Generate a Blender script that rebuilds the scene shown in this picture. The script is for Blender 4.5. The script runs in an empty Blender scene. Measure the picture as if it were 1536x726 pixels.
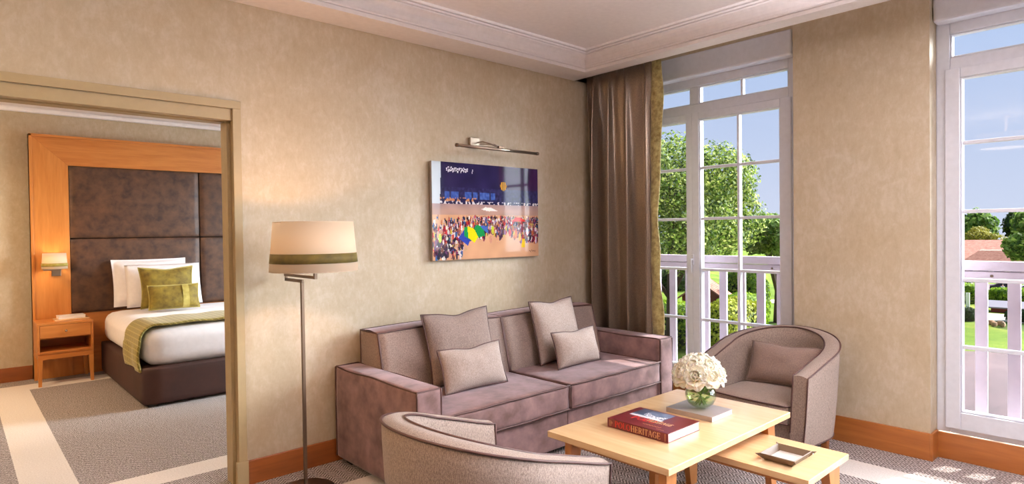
import bpy, math, random
from mathutils import Vector, Matrix, noise
random.seed(7)
S = bpy.context.scene
col = S.collection
PI = math.pi
sin, cos = math.sin, math.cos

# ------------------------------------------------------------------ camera
cam_data = bpy.data.cameras.new('camera')
cam = bpy.data.objects.new('camera', cam_data); col.objects.link(cam); S.camera = cam
F_PX = 924.576; YAW = 0.831989; PITCH = -0.0153856; ROLL = -0.0129073
cam_data.sensor_fit = 'HORIZONTAL'; cam_data.sensor_width = 36.0
cam_data.lens = F_PX / 1536 * 36.0
cam_data.clip_start = 0.05; cam_data.clip_end = 900
CAM = Vector((-4.0079, -3.3085, 1.3))
fw = Vector((cos(YAW)*cos(PITCH), sin(YAW)*cos(PITCH), sin(PITCH)))
rr = Vector((sin(YAW), -cos(YAW), 0.0)); uu = rr.cross(fw)
r2 = cos(ROLL)*rr + sin(ROLL)*uu; u2 = -sin(ROLL)*rr + cos(ROLL)*uu
m = Matrix((r2, u2, -fw)).transposed().to_4x4(); m.translation = CAM
cam.matrix_world = m

# ------------------------------------------------------------------ mesh helpers
class MB:
    """collects geometry, then links it as ONE mesh object"""
    def __init__(s): s.v = []; s.f = []; s.mi = []; s.sm = []
    def add(s, vs, fs, mi=0, smooth=False, M=None):
        b = len(s.v)
        s.v += [tuple(M @ Vector(p)) if M is not None else tuple(p) for p in vs]
        for f in fs:
            s.f.append(tuple(b+i for i in f)); s.mi.append(mi); s.sm.append(smooth)
        return s
    def box(s, x0, x1, y0, y1, z0, z1, mi=0, M=None):
        if x0 > x1: x0, x1 = x1, x0
        if y0 > y1: y0, y1 = y1, y0
        if z0 > z1: z0, z1 = z1, z0
        return s.add([(x0,y0,z0),(x1,y0,z0),(x1,y1,z0),(x0,y1,z0),(x0,y0,z1),(x1,y0,z1),(x1,y1,z1),(x0,y1,z1)],
              [(0,3,2,1),(4,5,6,7),(0,1,5,4),(1,2,6,5),(2,3,7,6),(3,0,4,7)], mi, False, M)
    def hexa(s, bot, top, mi=0, M=None):
        """frustum: four bottom points, four top points, counter-clockwise seen from above"""
        return s.add(list(bot)+list(top), [(0,3,2,1),(4,5,6,7),(0,1,5,4),(1,2,6,5),(2,3,7,6),(3,0,4,7)], mi, False, M)
    def lathe(s, prof, n=32, c=(0,0,0), mi=0, cap=True, M=None, smooth=True):
        vs = []; fs = []
        for (r, z) in prof:
            for k in range(n):
                a = 2*PI*k/n; vs.append((c[0]+r*cos(a), c[1]+r*sin(a), c[2]+z))
        for i in range(len(prof)-1):
            for k in range(n):
                k2 = (k+1) % n
                fs.append((i*n+k, i*n+k2, (i+1)*n+k2, (i+1)*n+k))
        s.add(vs, fs, mi, smooth, M)
        if cap:
            s.add([vs[k] for k in range(n)], [tuple(reversed(range(n)))], mi, False, M)
            s.add([vs[(len(prof)-1)*n+k] for k in range(n)], [tuple(range(n))], mi, False, M)
        return s
    def tube(s, pts, r, n=8, closed=False, mi=0, M=None, rs=None):
        pts = [Vector(p) for p in pts]; N = len(pts); vs = []; fs = []
        prev = None
        for i, p in enumerate(pts):
            if closed: t = (pts[(i+1) % N]-pts[i-1])
            else: t = pts[min(i+1, N-1)]-pts[max(i-1, 0)]
            if t.length < 1e-9: t = Vector((0,0,1))
            t.normalize()
            if prev is None:
                a = Vector((0,0,1)) if abs(t.z) < .9 else Vector((1,0,0))
                nrm = t.cross(a).normalized()
            else:
                nrm = (prev - t*prev.dot(t))
                nrm = nrm.normalized() if nrm.length > 1e-6 else t.orthogonal().normalized()
            prev = nrm; bn = t.cross(nrm)
            q = rs[i] if rs else r
            for k in range(n):
                a = 2*PI*k/n; vs.append(p + nrm*(q*cos(a)) + bn*(q*sin(a)))
        R = N if closed else N-1
        for i in range(R):
            j = (i+1) % N
            for k in range(n):
                k2 = (k+1) % n
                fs.append((i*n+k, i*n+k2, j*n+k2, j*n+k))
        if not closed:
            fs.append(tuple(reversed(range(n)))); fs.append(tuple((N-1)*n+k for k in range(n)))
        return s.add(vs, fs, mi, True, M)
    def grid(s, fn, nu, nv, mi=0, smooth=True, closed_u=False, M=None):
        vs = [fn(i/nu, j/nv) for i in range(nu+1) for j in range(nv+1)]
        fs = [(i*(nv+1)+j, (i+1)*(nv+1)+j, (i+1)*(nv+1)+j+1, i*(nv+1)+j+1) for i in range(nu) for j in range(nv)]
        return s.add(vs, fs, mi, smooth, M)
    def prism(s, outline, ext0, ext1, axis=1, mi=0, M=None, smooth=False):
        """outline: 2-D points of a convex or simple polygon; extruded along axis"""
        n = len(outline)
        def P(a, b, e):
            return (e,a,b) if axis == 0 else (a,e,b) if axis == 1 else (a,b,e)
        vs = [P(a,b,ext0) for a,b in outline]+[P(a,b,ext1) for a,b in outline]
        fs = [tuple(range(n)), tuple(reversed(range(n,2*n)))]
        s.add(vs, fs, mi, False, M)
        return s.add(vs, [(i, i+n, (i+1)%n+n, (i+1)%n) for i in range(n)], mi, smooth, M)
    def softbox(s, cx, cy, cz, sx, sy, sz, r, bulge=(0,0,0), n=10, mi=0, M=None, top_mi=None):
        """rounded box with optionally bulging faces"""
        hx, hy, hz = sx/2, sy/2, sz/2
        faces = [((1,0,0),(0,1,0),(0,0,1)),((-1,0,0),(0,0,1),(0,1,0)),((0,1,0),(0,0,1),(1,0,0)),((0,-1,0),(1,0,0),(0,0,1)),((0,0,1),(1,0,0),(0,1,0)),((0,0,-1),(0,1,0),(1,0,0))]
        h = Vector((hx,hy,hz)); rad = min(r, hx*.99, hy*.99, hz*.99)
        def warp(t): # more lines near the edges
            return math.sin(t*PI/2)*.55 + t*.45
        for nr, a, b in faces:
            nr, a, b = Vector(nr), Vector(a), Vector(b)
            vs = []
            for i in range(n+1):
                for j in range(n+1):
                    u = warp(-1+2*i/n); w = warp(-1+2*j/n)
                    p = nr + a*u + b*w
                    q = Vector((p.x*hx, p.y*hy, p.z*hz))
                    inn = Vector([max(-h[k]+rad, min(h[k]-rad, q[k])) for k in range(3)])
                    d = q-inn
                    if d.length > 1e-9: q = inn + d.normalized()*rad
                    bu = Vector((bulge[0]*nr.x, bulge[1]*nr.y, bulge[2]*nr.z))*(1-u*u)*(1-w*w)
                    q += bu
                    vs.append((cx+q.x, cy+q.y, cz+q.z))
            fs = [(i*(n+1)+j, (i+1)*(n+1)+j, (i+1)*(n+1)+j+1, i*(n+1)+j+1) for i in range(n) for j in range(n)]
            s.add(vs, fs, (top_mi if (top_mi is not None and nr.z > .5) else mi), True, M)
        return s
    def build(s, name, mats, parent=None, bevel=0, loc=None, weld=False, solid=0, segs=2, bev_angle=35):
        me = bpy.data.meshes.new(name); me.from_pydata(s.v, [], s.f)
        if not isinstance(mats, (list, tuple)): mats = [mats]
        for mt in mats: me.materials.append(mt)
        me.polygons.foreach_set('material_index', s.mi); me.polygons.foreach_set('use_smooth', s.sm)
        me.update()
        o = bpy.data.objects.new(name, me); col.objects.link(o)
        if weld:
            w = o.modifiers.new('weld', 'WELD'); w.merge_threshold = 0.0004
        if solid:
            w = o.modifiers.new('solid', 'SOLIDIFY'); w.thickness = solid; w.offset = 0
        if bevel:
            b = o.modifiers.new('bevel', 'BEVEL'); b.width = bevel; b.segments = segs; b.limit_method = 'ANGLE'; b.angle_limit = math.radians(bev_angle)
        if parent: o.parent = parent
        if loc: o.location = loc
        return o

def tag(o, label=None, cat=None, group=None, kind=None):
    if label: o['label'] = label
    if cat: o['category'] = cat
    if group: o['group'] = group
    if kind: o['kind'] = kind
    return o
def empty(name, loc=(0,0,0), rz=0.0):
    o = bpy.data.objects.new(name, None); col.objects.link(o); o.empty_display_size = .1
    o.location = loc; o.rotation_euler = (0,0,rz); return o
def kids(o): return [c for c in bpy.data.objects if c.parent == o]
def copy_tree(o, parent=None):
    c = o.copy(); col.objects.link(c)
    if parent: c.parent = parent
    for ch in kids(o): copy_tree(ch, c)
    return c
def RX(a): return Matrix.Rotation(a, 4, 'X')
def RY(a): return Matrix.Rotation(a, 4, 'Y')
def RZ(a): return Matrix.Rotation(a, 4, 'Z')
def T(x, y, z): return Matrix.Translation((x, y, z))

# ------------------------------------------------------------------ materials
class NT:
    def __init__(s, name):
        s.m = bpy.data.materials.new(name); s.m.use_nodes = True; s.t = s.m.node_tree
        s.b = s.t.nodes['Principled BSDF']; s.out = s.t.nodes['Material Output']
    def n(s, ty, **kw):
        nd = s.t.nodes.new(ty)
        for k, v in kw.items():
            if k == 'inp':
                for a, b in v.items(): nd.inputs[a].default_value = b
            else: setattr(nd, k, v)
        return nd
    def l(s, a, b): s.t.links.new(a, b)
    def math(s, op, a, b=None, c=None):
        nd = s.n('ShaderNodeMath', operation=op)
        for i, q in enumerate((a, b, c)):
            if q is None: continue
            if isinstance(q, (int, float)): nd.inputs[i].default_value = q
            else: s.l(q, nd.inputs[i])
        return nd.outputs[0]
    def coords(s, kind='Object', scale=(1,1,1), rot=(0,0,0)):
        tc = s.n('ShaderNodeTexCoord'); mp = s.n('ShaderNodeMapping')
        mp.inputs['Scale'].default_value = scale; mp.inputs['Rotation'].default_value = rot
        s.l(tc.outputs[kind], mp.inputs['Vector']); return mp.outputs[0]
    def noise(s, vec, scale, detail=4, rough=.6, dist=0):
        nd = s.n('ShaderNodeTexNoise', inp={'Scale': scale, 'Detail': detail, 'Roughness': rough, 'Distortion': dist})
        s.l(vec, nd.inputs['Vector']); return nd.outputs['Fac']
    def ramp(s, fac, stops, interp='LINEAR'):
        nd = s.n('ShaderNodeValToRGB'); cr = nd.color_ramp; cr.interpolation = interp
        while len(cr.elements) < len(stops): cr.elements.new(.5)
        for e, (p, c) in zip(cr.elements, stops):
            e.position = p; e.color = (*c, 1) if len(c) == 3 else c
        s.l(fac, nd.inputs['Fac']); return nd.outputs['Color']
    def mix(s, fac, a, b, mode='MIX'):
        nd = s.n('ShaderNodeMix', data_type='RGBA', blend_type=mode)
        for i, q in ((0, fac), (6, a), (7, b)):
            if isinstance(q, (int, float)): nd.inputs[i].default_value = q
            elif isinstance(q, tuple): nd.inputs[i].default_value = (*q, 1) if len(q) == 3 else q
            else: s.l(q, nd.inputs[i])
        return nd.outputs[2]
    def bump(s, h, strength=.3, dist=.01):
        nd = s.n('ShaderNodeBump', inp={'Strength': strength, 'Distance': dist}); s.l(h, nd.inputs['Height'])
        s.l(nd.outputs[0], s.b.inputs['Normal']); return nd
    def set(s, **kw):
        for k, v in kw.items():
            k = k.replace('_', ' ')
            k = {'Base Color': 'Base Color', 'Specular': 'Specular IOR Level', 'Transmission': 'Transmission Weight', 'Sheen': 'Sheen Weight', 'Coat': 'Coat Weight'}.get(k, k)
            if isinstance(v, tuple) and len(v) == 3 and 'Color' in k or k == 'Sheen Tint': v = (*v, 1)
            s.b.inputs[k].default_value = v
        return s

def srgb(r, g, b):
    f = lambda c: (c/255/12.92) if c/255 <= .04045 else ((c/255+.055)/1.055)**2.4
    return (f(r), f(g), f(b))

def mat_plain(name, c, rough=.5, **kw):
    t = NT(name); t.set(Base_Color=c, Roughness=rough, **kw)
    v = t.coords(); f = t.noise(v, 30, 3)
    col_ = t.ramp(f, [(.3, tuple(x*.96 for x in c)), (.7, tuple(min(1, x*1.03) for x in c))])
    t.l(col_, t.b.inputs['Base Color']); return t.m
def mat_wood(name, c0, c1, axis='x', scale=1.0, rough=.35, coat=.0):
    t = NT(name)
    sc = {'x': (1.2, 14, 14), 'y': (14, 1.2, 14), 'z': (14, 14, 1.2)}[axis]
    v = t.coords(scale=tuple(a*scale for a in sc))
    n1 = t.noise(v, 1.6, 6, .6, .8); n2 = t.noise(v, 7, 3, .5)
    f = t.math('ADD', t.math('MULTIPLY', n1, .75), t.math('MULTIPLY', n2, .25))
    t.l(t.ramp(f, [(.3, c0), (.52, tuple((a+b)/2 for a, b in zip(c0, c1))), (.72, c1)]), t.b.inputs['Base Color'])
    t.set(Roughness=rough, Coat=coat); t.b.inputs['Coat Roughness'].default_value = .2
    t.bump(n2, .05, .002); return t.m
def mat_velvet(name, c0, c1, sheen=.5, tint=(.8,.7,.75), scale=5, rough=.75):
    t = NT(name); v = t.coords()
    n1 = t.noise(v, scale*1.5, 5, .62, .15); n2 = t.noise(v, 300, 2)
    t.l(t.ramp(n1, [(.32, c0), (.68, c1)]), t.b.inputs['Base Color'])
    t.set(Roughness=rough, Sheen=sheen, Sheen_Tint=tint); t.b.inputs['Sheen Roughness'].default_value = .35
    t.bump(n2, .15, .002); return t.m
def mat_weave(name, c0, c1, scale=310, sheen=.15, big=.12):
    t = NT(name); v = t.coords(); v2 = t.coords(scale=(1,1,.35))
    n1 = t.math('ADD', t.math('MULTIPLY', t.noise(v, scale*1.3, 2, .7), .5), t.math('MULTIPLY', t.noise(v2, scale, 2, .7), .5)); n2 = t.noise(v, 6, 4)
    cc = t.ramp(n1, [(.34, tuple(x*.85 for x in c0)), (.66, c1)])
    cc = t.mix(t.math('MULTIPLY', n2, big), cc, tuple(x*.5 for x in c0))
    t.l(cc, t.b.inputs['Base Color']); t.set(Roughness=.9, Sheen=sheen, Specular=.2)
    t.bump(n1, .5, .003); return t.m
def mat_metal(name, c, rough=.3):
    t = NT(name); v = t.coords(scale=(1,1,30)); f = t.noise(v, 40, 2)
    t.l(t.ramp(f, [(.3, tuple(x*.9 for x in c)), (.7, c)]), t.b.inputs['Base Color'])
    t.set(Metallic=1.0, Roughness=rough); return t.m

def plaster():
    t = NT('pearl_plaster'); v = t.coords()
    n1 = t.noise(v, 2.2, 8, .62, .5); n2 = t.noise(v, 9, 6, .6, 1.2); vs = t.coords(scale=(1,1,.55)); n3 = t.noise(vs, 30, 5, .7, .25)
    f = t.math('ADD', t.math('MULTIPLY', n1, .40), t.math('ADD', t.math('MULTIPLY', n2, .22), t.math('MULTIPLY', n3, .38)))
    t.l(t.ramp(f, [(.33, srgb(176,157,127)), (.5, srgb(190,174,148)), (.69, srgb(210,198,180))]), t.b.inputs['Base Color'])
    rg = t.ramp(n3, [(.35, (.62,)*3), (.7, (.40,)*3)]); t.l(rg, t.b.inputs['Roughness'])
    t.set(Specular=.4); t.bump(n3, .06, .004); return t.m
def carpet():
    t = NT('chevron_carpet'); v = t.coords()
    sp = t.n('ShaderNodeSeparateXYZ'); t.l(v, sp.inputs[0]); x, y = sp.outputs[0], sp.outputs[1]
    # chevron weave
    zig = t.math('MULTIPLY', t.math('PINGPONG', x, .034), 1.0)
    ph = t.math('FRACT', t.math('DIVIDE', t.math('ADD', y, zig), .021))
    line = t.math('ABSOLUTE', t.math('SUBTRACT', ph, .5))
    nz = t.noise(v, 120, 2, .7); big = t.noise(v, 3, 3)
    f = t.math('ADD', t.math('MULTIPLY', line, 1.0), t.math('MULTIPLY', t.math('SUBTRACT', nz, .5), 1.3))
    weave = t.ramp(f, [(.04, srgb(60,48,44)), (.26, srgb(120,106,100)), (.48, srgb(204,194,192))])
    cream = t.ramp(nz, [(.3, srgb(206,196,188)), (.7, srgb(232,224,218))])
    wob = t.math('MULTIPLY', t.math('SUBTRACT', t.noise(v, 60, 2), .5), .012)
    xx = t.math('ADD', x, wob); yy = t.math('ADD', y, wob)
    def rng(q, a, b): return t.math('MULTIPLY', t.math('GREATER_THAN', q, a), t.math('LESS_THAN', q, b))
    def rect(x0, x1, y0, y1): return t.math('MULTIPLY', rng(xx, x0, x1), rng(yy, y0, y1))
    m = None
    for r in ((-3.765,-3.53,.14,3.66), (-3.765,0,3.41,3.66), (-9,0,.335,.535), (-9,-2.0,3.45,3.62),
              (-.54,-.29,-9,-.30), (-9,-.29,-.55,-.335)):
        q = rect(*r); m = q if m is None else t.math('MAXIMUM', m, q)
    t.l(t.mix(m, weave, cream), t.b.inputs['Base Color'])
    t.set(Roughness=.95, Specular=.1, Sheen=.2); t.bump(t.math('ADD', t.math('MULTIPLY', line, t.math('SUBTRACT', 1.0, m)), nz), .5, .004); return t.m
def leafmat(name, cs, trans=.25):
    t = NT(name); g = t.n('ShaderNodeNewGeometry')
    v = t.coords(); n = t.noise(v, 1.2, 3)
    f = t.math('ADD', t.math('MULTIPLY', g.outputs['Random Per Island'], .6), t.math('MULTIPLY', n, .4))
    k = len(cs); t.l(t.ramp(f, [(.15+.65*i/(k-1), c) for i, c in enumerate(cs)]), t.b.inputs['Base Color'])
    t.set(Roughness=.6, Specular=.2)
    tr = t.n('ShaderNodeBsdfTranslucent'); mx = t.n('ShaderNodeMixShader'); mx.inputs[0].default_value = trans
    t.l(t.ramp(f, [(.15+.65*i/(k-1), c) for i, c in enumerate(cs)]), tr.inputs[0])
    t.l(t.b.outputs[0], mx.inputs[1]); t.l(tr.outputs[0], mx.inputs[2]); t.l(mx.outputs[0], t.out.inputs[0]); return t.m
def shade_mat(name, c, tr=.5):
    t = NT(name); t.set(Base_Color=c, Roughness=.8)
    v = t.coords(scale=(1,1,1)); n = t.noise(v, 400, 2); t.bump(n, .1, .001)
    b = t.n('ShaderNodeBsdfTranslucent'); b.inputs[0].default_value = (*c, 1); mx = t.n('ShaderNodeMixShader'); mx.inputs[0].default_value = tr
    t.l(t.b.outputs[0], mx.inputs[1]); t.l(b.outputs[0], mx.inputs[2]); t.l(mx.outputs[0], t.out.inputs[0]); return t.m
def pane_mat():
    t = NT('window_glass'); tr = t.n('ShaderNodeBsdfTransparent'); tr.inputs[0].default_value = (.97,.98,.98,1)
    gl = t.n('ShaderNodeBsdfGlossy'); gl.inputs['Roughness'].default_value = .02
    fr = t.n('ShaderNodeLayerWeight'); mx = t.n('ShaderNodeMixShader')
    f_ = t.math('ADD', t.math('MULTIPLY', t.math('POWER', fr.outputs['Facing'], 4.0), .4), .015)
    t.l(f_, mx.inputs[0]); t.l(tr.outputs[0], mx.inputs[1]); t.l(gl.outputs[0], mx.inputs[2]); t.l(mx.outputs[0], t.out.inputs[0]); return t.m

M = {}
M['plaster'] = plaster(); M['carpet'] = carpet(); M['glass'] = pane_mat()
M['ceiling'] = mat_plain('ceiling_paint', srgb(240,234,234), .6)
M['low_bounce_wall'] = mat_plain('dark_taupe_low_bounce', srgb(84,68,58), .7)  # unseen rear walls coloured dark so they bounce less fill light
M['trim'] = mat_plain('beige_trim_paint', srgb(166,146,108), .45)
M['white'] = mat_plain('white_lacquer', srgb(222,224,234), .35)
M['rail_white'] = mat_plain('white_railing_paint', srgb(184,168,178), .5)
M['skirting'] = mat_wood('orange_oak_skirting', srgb(136,76,30), srgb(174,106,48), 'y', .8, .4)
M['skirting_x'] = mat_wood('orange_oak_skirting_x', srgb(122,64,26), srgb(156,88,40), 'x', .8, .4)
M['headwood'] = mat_wood('honey_oak', srgb(192,118,52), srgb(220,150,78), 'z', .8, .35)
M['headwood_x'] = mat_wood('honey_oak_x', srgb(184,108,46), srgb(212,140,70), 'x', .8, .35)
M['maple'] = mat_wood('maple_table', srgb(222,180,128), srgb(240,206,160), 'y', .5, .25, .6)
M['maple_leg'] = mat_wood('maple_leg', srgb(172,108,54), srgb(198,136,78), 'z', .7, .35)
M['velvet'] = mat_velvet('mauve_velvet', srgb(84,58,52), srgb(142,110,108), .5, (.86,.78,.88))
M['tweed'] = mat_weave('taupe_tweed', srgb(108,90,82), srgb(164,144,134))
M['tweed_pale'] = mat_weave('pale_tweed', srgb(134,116,108), srgb(192,174,164))
M['tweed_chair'] = mat_weave('armchair_tweed', srgb(112,94,84), srgb(176,156,144))
M['tweed_dark'] = mat_weave('dark_tweed', srgb(104,84,76), srgb(150,126,114))
M['piping'] = mat_plain('dark_brown_piping', srgb(66,36,30), .6)
M['leather'] = mat_velvet('brown_suede', srgb(52,30,22), srgb(98,66,44), .05, (.8,.6,.5), 6.5, .5)
M['bedbase'] = mat_velvet('brown_bed_base', srgb(46,22,18), srgb(62,32,26), .03, (.8,.6,.5), 3, .7)
M['linen'] = mat_plain('white_linen', srgb(240,236,240), .8, Sheen=.1)
M['olive'] = mat_velvet('olive_velvet', srgb(88,70,10), srgb(140,120,36), .5, (.9,.85,.4), 9)
M['olive_dark'] = mat_velvet('dark_olive_band', srgb(66,52,8), srgb(104,88,24), .2, (.9,.85,.4), 9)
M['olive_light'] = mat_velvet('olive_band', srgb(148,130,48), srgb(184,168,90), .5, (.9,.85,.5), 12)
M['nickel'] = mat_metal('brushed_nickel', srgb(176,160,144), .28)
M['bronze'] = mat_metal('aged_bronze', srgb(122,102,86), .38)
M['chrome'] = mat_metal('polished_chrome', srgb(215,210,205), .12)
M['shade'] = shade_mat('cream_shade', srgb(250,238,220), .6)
M['page'] = mat_plain('paper_pages', srgb(236,228,222), .8)
M['maroon'] = mat_plain('maroon_cover', srgb(98,28,34), .28)
M['red_ink'] = mat_plain('red_ink', srgb(206,44,36), .4)
M['gold_ink'] = mat_plain('gold_ink', srgb(214,174,122), .4)
M['grey_cover'] = mat_plain('grey_cover', srgb(150,136,130), .3)
M['taupe_leather'] = mat_plain('taupe_leather', srgb(92,72,54), .5)
M['suede_grey'] = mat_plain('grey_suede', srgb(196,186,176), .8)
M['white_plastic'] = mat_plain('white_plastic', srgb(235,232,228), .4)
M['black'] = mat_plain('black_gap', srgb(30,22,16), .7)
M['stem'] = mat_plain('green_stem', srgb(120,150,56), .5)

def curtain_mat():
    t = NT('bronze_satin'); v = t.coords(scale=(1,1,.2)); n = t.noise(v, 500, 2)
    t.l(t.ramp(n, [(.3, srgb(112,94,80)), (.7, srgb(150,130,110))]), t.b.inputs['Base Color'])
    t.set(Roughness=.30, Specular=.6, Sheen=.1, Metallic=.45); t.bump(n, .08, .001); return t.m
M['satin'] = curtain_mat()
def gold_lining():
    t = NT('gold_velvet_lining'); v = t.coords(); n = t.noise(v, 30, 5, .7)
    t.l(t.ramp(n, [(.35, srgb(128,110,52)), (.62, srgb(186,172,112))]), t.b.inputs['Base Color'])
    t.set(Roughness=.7, Sheen=.5); t.bump(n, .4, .004); return t.m
M['lining'] = gold_lining()
def runner_mat():
    t = NT('olive_check_runner'); v = t.coords(); sp = t.n('ShaderNodeSeparateXYZ'); t.l(v, sp.inputs[0])
    a = t.math('FRACT', t.math('MULTIPLY', sp.outputs[1], 28)); s_ = t.math('ADD', sp.outputs[0], sp.outputs[2]); b = t.math('FRACT', t.math('MULTIPLY', s_, 22))
    la = t.math('LESS_THAN', a, .28); lb = t.math('LESS_THAN', b, .22); n = t.noise(v, 120, 3)
    base = t.ramp(n, [(.3, srgb(104,90,16)), (.7, srgb(148,132,46))])
    c = t.mix(t.math('MULTIPLY', t.math('MAXIMUM', la, lb), .6), base, srgb(192,176,96))
    t.l(c, t.b.inputs['Base Color']); t.set(Roughness=.7, Sheen=.3)
    t.bump(t.math('ADD', n, t.math('MULTIPLY', la, -.6)), .5, .005); return t.m
M['runner'] = runner_mat()
def glass_mat(name, c=(1,1,1), ior=1.45):
    t = NT(name); t.set(Base_Color=c, Roughness=0.0, Transmission=1.0, IOR=ior)
    # thin clear glass lets the light through to what stands in it
    return t.m
def clear_mat(name, c, base, k):
    t = NT(name); tr = t.n('ShaderNodeBsdfTransparent'); tr.inputs[0].default_value = (*c, 1)
    gl = t.n('ShaderNodeBsdfGlossy'); gl.inputs['Roughness'].default_value = .03
    fr = t.n('ShaderNodeLayerWeight'); fr.inputs[0].default_value = .5; mx = t.n('ShaderNodeMixShader')
    f_ = t.math('ADD', t.math('MULTIPLY', t.math('POWER', fr.outputs['Facing'], 2.2), k), base)
    t.l(f_, mx.inputs[0]); t.l(tr.outputs[0], mx.inputs[1]); t.l(gl.outputs[0], mx.inputs[2]); t.l(mx.outputs[0], t.out.inputs[0]); return t.m
M['vase'] = clear_mat('clear_vase_glass', (.93,.97,.93), .04, .55); M['water'] = clear_mat('vase_water', (.86,.93,.74), .02, .12)
def petal_mat():
    t = NT('cream_petal'); v = t.coords(); n = t.noise(v, 40, 4)
    t.l(t.ramp(n, [(.3, srgb(250,240,212)), (.7, srgb(255,252,242))]), t.b.inputs['Base Color'])
    t.set(Roughness=.6); t.b.inputs['Subsurface Weight'].default_value = .25; t.b.inputs['Subsurface Radius'].default_value = (.01,.008,.005)
    return t.m
M['petal'] = petal_mat()
M['leafy'] = leafmat('vase_leaf', [srgb(52,88,24), srgb(150,172,64)])
M['tree_a'] = leafmat('tree_leaves', [srgb(24,38,12), srgb(70,96,30), srgb(122,144,52), srgb(190,196,110)], .4)
M['tree_b'] = leafmat('pale_tree_leaves', [srgb(48,74,26), srgb(96,126,50), srgb(150,170,84)], .4)
M['tree_c'] = leafmat('olive_tree_leaves', [srgb(92,88,24), srgb(138,132,44), srgb(170,160,70)])
M['tree_d'] = leafmat('dark_leaves', [srgb(20,36,12), srgb(44,64,22), srgb(66,88,34)])
M['hedge'] = leafmat('hedge_leaves', [srgb(56,84,18), srgb(112,146,34), srgb(168,190,56)], .4)
M['hedge_y'] = leafmat('golden_hedge_leaves', [srgb(92,104,18), srgb(150,158,34), srgb(190,192,70)])
M['redleaf'] = leafmat('red_shrub_leaves', [srgb(70,24,20), srgb(120,50,36), srgb(90,100,40)])
M['bark'] = mat_plain('bark', srgb(74,56,42), .9)
def grass():
    t = NT('lawn_grass'); v = t.coords(); n1 = t.noise(v, .35, 5, .6); n2 = t.noise(v, 14, 4, .7)
    f = t.math('ADD', t.math('MULTIPLY', n1, .6), t.math('MULTIPLY', n2, .4))
    t.l(t.ramp(f, [(.3, srgb(58,78,18)), (.5, srgb(90,112,28)), (.62, srgb(122,128,50)), (.75, srgb(140,118,76))]), t.b.inputs['Base Color']); t.set(Roughness=.95, Specular=.1); return t.m
M['grass'] = grass()
def asphalt():
    t = NT('pinkish_tarmac'); v = t.coords(scale=(.4,1,1)); n1 = t.noise(v, .8, 5, .6); n2 = t.noise(v, 60, 3)
    f = t.math('ADD', t.math('MULTIPLY', n1, .7), t.math('MULTIPLY', n2, .3))
    t.l(t.ramp(f, [(.3, srgb(64,44,46)), (.55, srgb(90,66,68)), (.75, srgb(108,84,84))]), t.b.inputs['Base Color']); t.set(Roughness=.9); return t.m
M['asphalt'] = asphalt()
def rooftile():
    t = NT('red_clay_tiles'); v = t.coords(scale=(2.2,2.2,5)); n1 = t.noise(v, 1.5, 5)
    w = t.n('ShaderNodeTexWave', bands_direction='Z', inp={'Scale': 1.2, 'Distortion': 1.5}); t.l(v, w.inputs[0])
    f = t.math('ADD', t.math('MULTIPLY', n1, .8), t.math('MULTIPLY', w.outputs['Fac'], .2))
    t.l(t.ramp(f, [(.3, srgb(150,92,78)), (.7, srgb(196,140,120))]), t.b.inputs['Base Color']); t.set(Roughness=.9); return t.m
M['roof'] = rooftile()
M['brick'] = mat_plain('red_brick', srgb(134,60,48), .9)
M['render'] = mat_plain('cream_render', srgb(214,196,176), .9)
M['path'] = mat_plain('pale_gravel', srgb(214,196,170), .95)
M['rock'] = mat_plain('tan_rock', srgb(176,132,96), .9)
M['tyre'] = mat_plain('tyre_rubber', srgb(26,26,28), .8)
M['carglass'] = mat_plain('car_glass', srgb(30,34,46), .1)
M['slate'] = mat_plain('grey_slate', srgb(120,114,128), .7)

# ------------------------------------------------------------------ the room shell
CEIL = 2.67; SOF = 2.505
RX0, RY0 = -7.2, -7.4          # rear corners of the living room
BX0, BY1 = -5.6, 3.905         # bedroom
fb = MB(); fb.box(RX0, .36, RY0, BY1+.2, -.12, 0); tag(fb.build('floor', M['carpet']), kind='structure')
cb = MB(); cb.box(RX0-.2, .36, RY0-.2, 0, CEIL, CEIL+.15); tag(cb.build('ceiling', M['ceiling']), kind='structure')
cb = MB(); cb.box(BX0-.2, .36, 0, BY1+.2, 2.505, CEIL+.15); tag(cb.build('ceiling_bedroom', M['ceiling']), kind='structure')

WT = .14; DJ = -2.925; DL = -4.75; DH = 1.905   # picture wall: thickness, door jambs, head
wb = MB(); wb.box(DJ, 0, 0, WT, 0, CEIL); wb.box(DL, DJ, 0, WT, DH, CEIL); wb.box(RX0, DL, 0, WT, 0, CEIL)
tag(wb.build('wall_left', M['plaster']), kind='structure')
# window wall: openings (y0, y1)
OPEN = [(-1.60, -.03), (-3.92, -2.345), (-6.0, -4.42), (.75, 2.35)]
wb = MB(); WX = .30
ys = sorted([RY0, BY1] + [a for o in OPEN for a in o])
segs = [(ys[i], ys[i+1]) for i in range(0, len(ys), 2)]
for a, b in segs: wb.box(0, WX, a, b, 0, CEIL)
for a, b in OPEN: wb.box(.110 if a < 0 else 0, WX, a, b, 0, .125); wb.box(.06 if a < 0 else 0, WX, a, b, 2.52, CEIL)
tag(wb.build('wall_right', M['plaster']), kind='structure')
wb = MB(); wb.box(RX0-.2, RX0, RY0-.2, 0, 0, CEIL); tag(wb.build('wall_rear', M['low_bounce_wall']), kind='structure')
wb = MB(); wb.box(RX0, .3, RY0-.2, RY0, 0, CEIL); tag(wb.build('wall_near', M['low_bounce_wall']), kind='structure')
wb = MB(); wb.box(BX0, .3, BY1, BY1+.2, 0, CEIL); tag(wb.build('wall_bedroom', M['plaster']), kind='structure')
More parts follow.
